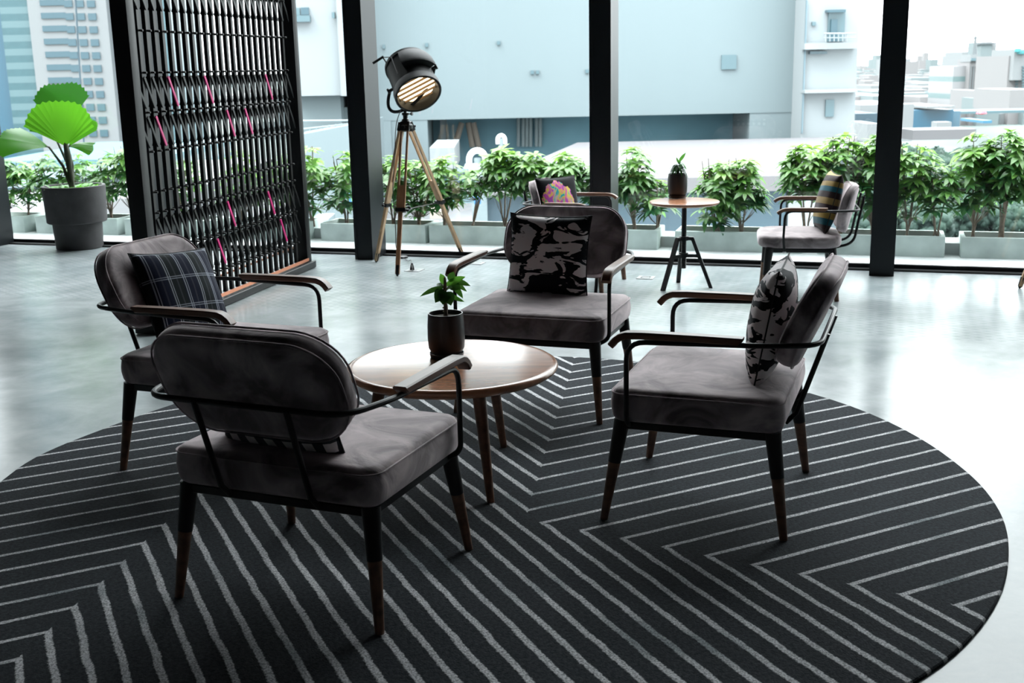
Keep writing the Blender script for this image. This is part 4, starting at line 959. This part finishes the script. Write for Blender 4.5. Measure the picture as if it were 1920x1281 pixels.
# tower block far left
def tower_mat(name, base, band, per, frac, phase, px=None):
    m = mat(name, base, .35); t = NT(m); x, y, z = t.xyz(t.coord()); f = t.m_('FRACT', t.m_('ADD', t.m_('DIVIDE', z, per), phase)); k = t.m_('LESS_THAN', f, frac)
    v = t.noise(t.map(t.coord(), (.6, .6, .9)), 1.0, 3); b2 = t.mix(v, (*band, 1), (band[0] * 1.9, band[1] * 1.5, band[2] * 1.4, 1)); t.base(t.mix(k, (*base, 1), b2)); return m
YT = 280.0; ppm = FPX / YT; fl = 24.3 / ppm
T = thing('office_tower', 'pale office tower with teal glass bands and square windows at the far left', 'building', (0, 0, 0))
tw_white = mat('white_tower_panel', (0.1056, 0.1134, 0.1188), .6)
tz0 = at(120, 20, YT).z
tglassL = tower_mat('teal_band_glass', (.045, .085, .095), (.010, .040, .050), fl, .52, .35); tglassR = tower_mat('blue_curtain_glass', (.032, .068, .082), (.020, .05, .062), fl, .5, .4)
def tface(name, m, x0, x1, Y=YT, D=20, parent=T, y0=-900, y1=300):
    mb = MB(); a = at(x0, 140, Y); b = at(x1, 140, Y); z0 = -40; z1 = at(x0, y0, Y).z; mb.hexa([(a.x, Y, z0), (b.x, Y, z0), (b.x, Y + D, z0), (a.x, Y + D, z0)], [(a.x, Y, z1), (b.x, Y, z1), (b.x, Y + D, z1), (a.x, Y + D, z1)]); return mb.build(name, m, parent, smooth=0)
tface('dark_glass_corner', mat('deep_teal_glass', (0.01, 0.05, 0.08), .3), -60, 14, YT + 2)
tface('left_glass_front', tglassL, 14, 76); tface('white_front', tw_white, 66, 212, YT - 1); tface('right_glass_front', tglassR, 208, 330, YT + 3, 26)
for k in range(16):
    yc = -110 + k * 24.3
    sh = lambda x: 0.028 * (x - 60)
    xo = .108 * yc      # the photograph's leaning verticals: keep columns of windows at fixed world x
    X = lambda q: q
    for wi, (xa, xb, hh) in enumerate(((86, 131, 11), (131, 146, 13), (152, 167, 13), (173, 188, 13))):
        if wi == 0 and yc > 150: continue
        ya = yc + 12 + [0, 1.5, 2.2, 2.8][wi]
        aa = at(xa + 4, 140, YT - 1); bb = at(xb + 4, 140, YT - 1); z1 = at(110, ya, YT - 1).z; z0 = at(110, ya + hh, YT - 1).z
        mb = MB(); mb.hexa([(aa.x, YT - 1.3, z0), (bb.x, YT - 1.3, z0), (bb.x, YT - .9, z0), (aa.x, YT - .9, z0)], [(aa.x, YT - 1.3, z1), (bb.x, YT - 1.3, z1), (bb.x, YT - .9, z1), (aa.x, YT - .9, z1)]); mb.build('window', win_m, T, smooth=0)
mb = MB(); mb.cyl(at(158, 280, 120), at(124, -300, 120), .09, n=6); props(mb.build('hanging_cable', slate_wall), 'thin dark cable hanging in front of the pale office tower', 'cable')
r = crate('low_hall', 'building', 'low teal-banded building below the office tower behind the palm', -20, 300, 300, 345, 110, 30, tower_mat('banded_hall', (.13, .16, .17), (.03, .08, .10), 1.6, .45, .2))
crate('low_hall', 'building', 'dark blue low building seen just above the leftmost planters', -60, 352, 110, 430, 60, 14, slate_wall)
crate('delivery_deck', 'deck', 'bright pale deck behind the shrub between palm pot and screen', 120, 372, 330, 460, 45, 20, road_m)
red_m = mat('red_car_paint', (.55, .03, .05), .4)
def car(px, py, Y, m, lab):
    r = thing('parked_car', lab, 'car', at(px, py, Y)); mb = MB(); mb.box((0, 0, .5), (3.9, 1.7, .6), ch=.12); mb.box((-.1, 0, 1.0), (2.1, 1.5, .5), ch=.18); mb.build('body', m, r)
    for xx in (-1.2, 1.2):
        mb = MB(); mb.cyl((xx, -.9, .3), (xx, .9, .3), .32, n=14); mb.build('wheel', black_metal, r)
car(232, 372, 62 + 20, red_m, 'red car on the deck just left of the screen, nearer the palm'); car(252, 366, 90, red_m, 'red car on the deck touching the left post of the screen')

# ground, park and city to the right ----------------------------------
ground_m = mat('city_ground', (0.045, 0.062, 0.058), .9, noise=(.02, .25, 6, (1, 1, 1)))
mb = MB(); mb.hexa([(-4000, 22, -30.5), (6000, 22, -30.5), (6000, 8000, -30.5), (-4000, 8000, -30.5)], [(-4000, 22, -30), (6000, 22, -30), (6000, 8000, -30), (-4000, 8000, -30)]); struct(mb.build('trim_31', ground_m, smooth=0))
crown_m = leaf_mat('tree_crown', (.004, .017, .014), (.014, .040, .024), .8, .08)
def crown_tree(px, py, Y, R, label, seed):
    rn = random.Random(seed); c_ = at(px, py, Y); r = thing('park_tree', label, 'tree', (c_.x, c_.y, -30), 0, 'park trees below the window'); mb = MB(); zc = c_.z + 30
    for k in range(130):
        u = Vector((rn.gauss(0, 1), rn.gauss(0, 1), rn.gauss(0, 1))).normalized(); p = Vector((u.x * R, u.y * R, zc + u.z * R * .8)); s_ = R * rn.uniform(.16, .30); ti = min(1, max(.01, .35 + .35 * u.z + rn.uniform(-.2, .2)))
        n = 7; L = []
        for a in range(5):
            ph = -pi / 2 + pi * (a + .5) / 5; L.append([p + Vector((cos(2 * pi * j / n) * cos(ph), sin(2 * pi * j / n) * cos(ph), sin(ph))) * s_ * rn.uniform(.75, 1.15) for j in range(n)])
        mb.loops(L, tint=ti)
        for _ in range(14):
            w = Vector((rn.gauss(0, 1), rn.gauss(0, 1), rn.gauss(0, 1))).normalized(); leaf(mb, p + w * s_ * .85, w + Vector((0, 0, .3)), s_ * .5, s_ * .22, .3, tint=min(1, max(.01, ti + rn.uniform(-.15, .25))), n=2)
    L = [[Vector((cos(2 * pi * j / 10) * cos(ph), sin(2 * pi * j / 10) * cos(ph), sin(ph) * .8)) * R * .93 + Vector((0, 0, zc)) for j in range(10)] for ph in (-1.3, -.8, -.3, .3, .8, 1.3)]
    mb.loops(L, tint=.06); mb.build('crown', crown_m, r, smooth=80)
    mb = MB(); mb.tube([(0, 0, 0), (.1, 0, max(zc - R * .4, 1))], [R * .10, R * .06], 8); mb.build('trunk', stem_m, r)
TP = [(1560, 400, 62, 4.2, 'park tree below the striped-cushion armchair, seen under its arm'), (1625, 420, 60, 3.6, 'park tree low behind the left face of the right column'), (1700, 330, 95, 6.0, 'park tree just right of the right column, farther back'),
      (1735, 420, 62, 3.4, 'park tree low beside the right column'), (1765, 345, 84, 5.0, 'park tree right of the column, mid height'), (1805, 405, 58, 3.6, 'pale feathery park tree low near the gap between two planters'), (1815, 330, 92, 5.6, 'park tree behind the gap, upper one'),
      (1850, 395, 64, 3.6, 'park tree low left of the right edge'), (1885, 340, 80, 5.0, 'park tree near the right edge, upper one'), (1915, 410, 60, 3.8, 'park tree low at the right edge'), (1665, 370, 78, 4.4, 'park tree hidden mostly by the right column'), (1945, 350, 76, 5.0, 'park tree cut by the right edge of the photo')]
for i, (px, py, Y, R, lab) in enumerate(TP): crown_tree(px, py, 23.5 * FPX / (py - 112), R, lab, 500 + i)

# city blocks
w1 = mat('city_white', (0.1118, 0.1201, 0.1242), .8); w2 = mat('city_pink_white', (0.1159, 0.1134, 0.1159), .8); w3 = mat('city_pale_teal', (0.0828, 0.1035, 0.1076), .8)
cityband = tower_mat('banded_city_block', (.14, .14, .145), (.04, .075, .08), 7.6, .30, .1); citystripe = mat('city_line', (0.06, 0.07, 0.075), .6)
def ground_Y(px, py, z=-30):    # distance of the ground point under this pixel
    return atz(px, py, z).y
def blk(name, cat, label, x0, y0, x1, ybase, m, D=30, Y=None, group=None, parent=None):
    Y = Y or ground_Y((x0 + x1) / 2, ybase); o_ = MB(); fbox(o_, x0, y0, x1, ybase + 4, Y, D); o = o_.build(name, m, parent, smooth=0)
    if label: props(o, label, cat, group)
    return o
# spired tower with a banded wing
r = thing('spired_tower', 'white tower with a thin cross-topped spire in the right distance', 'building'); YS = 520
fpart('shaft', w2, r, 1816, 110, 1834, 197, YS, 14); fpart('belvedere', w1, r, 1820, 102, 1833, 116, YS - 1, 12); fpart('band_window', win_l, r, 1821, 109, 1834, 114, YS - 2, 1)
for xx in (1818.5, 1823, 1828): fpart('window_strip', citystripe, r, xx, 124, xx + 1.6, 192, YS - .6, .5)
mb = MB(); mb.tube([at(1828, 102, YS), at(1829, 67, YS)], [1.1, .4], 6); mb.tube([at(1826, 71, YS), at(1832, 71, YS)], .45, 5); mb.build('spire', citystripe, r)
fpart('banded_wing', cityband, r, 1786, 124, 1817, 197, YS + 4, 30)
blk('slim_tower', 'building', 'slim pale tower left of the spired tower in the hazy distance', 1802, 97, 1817, 170, w1, 30, 760)
r = thing('slab_tower', 'tall pale slab tower just right of the spired tower', 'building'); fpart('front', w3, r, 1837, 79, 1857, 175, 700, 20); fpart('side', w1, r, 1857, 80, 1865, 175, 702, 30); fpart('roof_band', citystripe, r, 1838, 80, 1864, 83, 699, 10)
r = thing('sign_tower', 'wide pale tower with a teal rooftop sign at the right edge', 'building'); YG = 430
fpart('shaft', w2, r, 1888, 104, 1960, 205, YG + 3, 30); fpart('upper_block', w1, r, 1900, 92, 1960, 150, YG, 20); fpart('lower_block', w2, r, 1893, 168, 1960, 208, YG - 30, 30)
fpart('sign', mat('teal_sign', (0.02, 0.14, 0.15), .5), r, 1909, 95, 1923, 101, YG - 1, 1); mb = MB(); mb.lathe([(.2, 0), (1.1, .3), (1.1, 1.4), (.2, 1.6)], 12, M=Matrix.Translation(at(1908, 99, YG - 2))); mb.build('sign_emblem', mat('teal_sign', (0.02, 0.14, 0.15)), r)
for k in range(9): fpart('window', win_l, r, 1904, 124 + k * 5.4, 1909, 127 + k * 5.4, YG + 2.4, .5); fpart('window', win_l, r, 1917, 124 + k * 5.4, 1925, 127 + k * 5.4, YG - .6, .5)
r = thing('glass_office', 'low blue glass office building right of the right column', 'building'); YO = 235
fpart('glass_front', mat('deep_blue_glass', (0.007, 0.05, 0.085), .3), r, 1711, 206, 1787, 241, YO, 24); fpart('roof_canopy', w1, r, 1738, 199, 1791, 203, YO - 3, 20); fpart('side_wing', mat('slate_glass', (0.03, 0.07, 0.1), .3), r, 1787, 208, 1800, 238, YO + 3, 20)
blk('curved_hall', 'building', 'white stepped hall in front of the low blue glass office', 1757, 229, 1784, 241, w1, 3, 215)
blk('white_annex', 'building', 'plain white annex seen at both sides of the right column', 1612, 196, 1712, 262, w1, 14, 120)
blk('dark_annex', 'building', 'dark blue annex left of the right column above the tall shrubs', 1604, 213, 1646, 245, slate_wall, 10, 112)
blk('white_hut', 'building', 'small white hut left of the right column just above the shrubs', 1626, 232, 1650, 262, w1, 6, 105)
blk('mid_block', 'building', 'pale grey block right of the spired tower base', 1833, 170, 1857, 206, w2, 30, 480); blk('mid_block', 'building', 'pale block with a teal glass front left of the sign tower', 1858, 186, 1889, 206, w3, 30, 460)
crate('flyover', 'bridge', 'long grey flyover crossing behind the low blue glass office', 1780, 206, 2100, 211, 330, 12, win_l)
mb = MB(); mb.lathe([(.3, 0), (1.3, .3), (1.0, .9), (.3, 1.1)], 14, M=Matrix.Translation(at(1840, 215, 300))); props(mb.build('red_canopy', red_m), 'small red round canopy under the flyover', 'canopy')
crate('pool_roof', 'canopy', 'bright blue flat canopy below the flyover', 1843, 226, 1860, 231, 200, 10, mat('bright_blue_sheet', (0.01, 0.08, 0.14), .5))
mb = MB(); fbox(mb, 1712, 243, 1830, 262, 110, 4); props(mb.build('flat_roof_building', roof_pale, smooth=0), 'pale flat-roofed building above the shrubs right of the right column', 'building')
# everything farther away
rn = random.Random(77); far = {0: MB(), 1: MB(), 2: MB()}
for k in range(1500):
    Y = 560 + (rn.random() ** 1.5) * 4600; px = rn.uniform(1600, 2100) if k % 3 else rn.uniform(-200, 2100); base = at(px, 150, Y); w_ = rn.uniform(8, 24); h = rn.uniform(4, 15); 
    if rn.random() < .05 and Y > 1500: h = rn.uniform(22, 34) * (.7 + Y / 4200)
    mbx = far[rn.randint(0, 2)]; x = base.x; d = rn.uniform(10, 40)
    mbx.hexa([(x, Y, -30), (x + w_, Y, -30), (x + w_, Y + d, -30), (x, Y + d, -30)], [(x, Y, -30 + h), (x + w_, Y, -30 + h), (x + w_, Y + d, -30 + h), (x, Y + d, -30 + h)])
for k, m_ in ((0, w1), (1, w2), (2, w3)): props(far[k].build('distant_city', m_, smooth=0), 'pale low city roofs spreading to the hazy horizon', 'city', kind='stuff')
gr = MB()
for k in range(230):
    px = rn.uniform(1500, 2080); py = rn.uniform(272, 470); p = atz(px, py, -24); Y = p.y; s_ = rn.uniform(3.0, 4.6)
    L = [[Vector((p.x, Y, -28)) + Vector((cos(2 * pi * j / 8) * cos(ph), sin(2 * pi * j / 8) * cos(ph), sin(ph))) * s_ * rn.uniform(.8, 1.1) for j in range(8)] for ph in (-.9, -.2, .4, 1.1)]
    ti = rn.uniform(.1, .7); gr.loops(L, tint=ti)
    for _ in range(60):
        w = Vector((rn.gauss(0, 1), rn.gauss(0, 1), rn.gauss(0, 1))).normalized(); w.z = abs(w.z); leaf(gr, Vector((p.x, Y, -28)) + w * s_ * .9, w + Vector((0, 0, .3)), s_ * .24, s_ * .12, .3, tint=min(1, max(.01, ti + rn.uniform(-.2, .35))), n=2)
props(gr.build('park_canopy', crown_m, smooth=80), 'dense green tree canopy far below the window on the right', 'trees', kind='stuff')
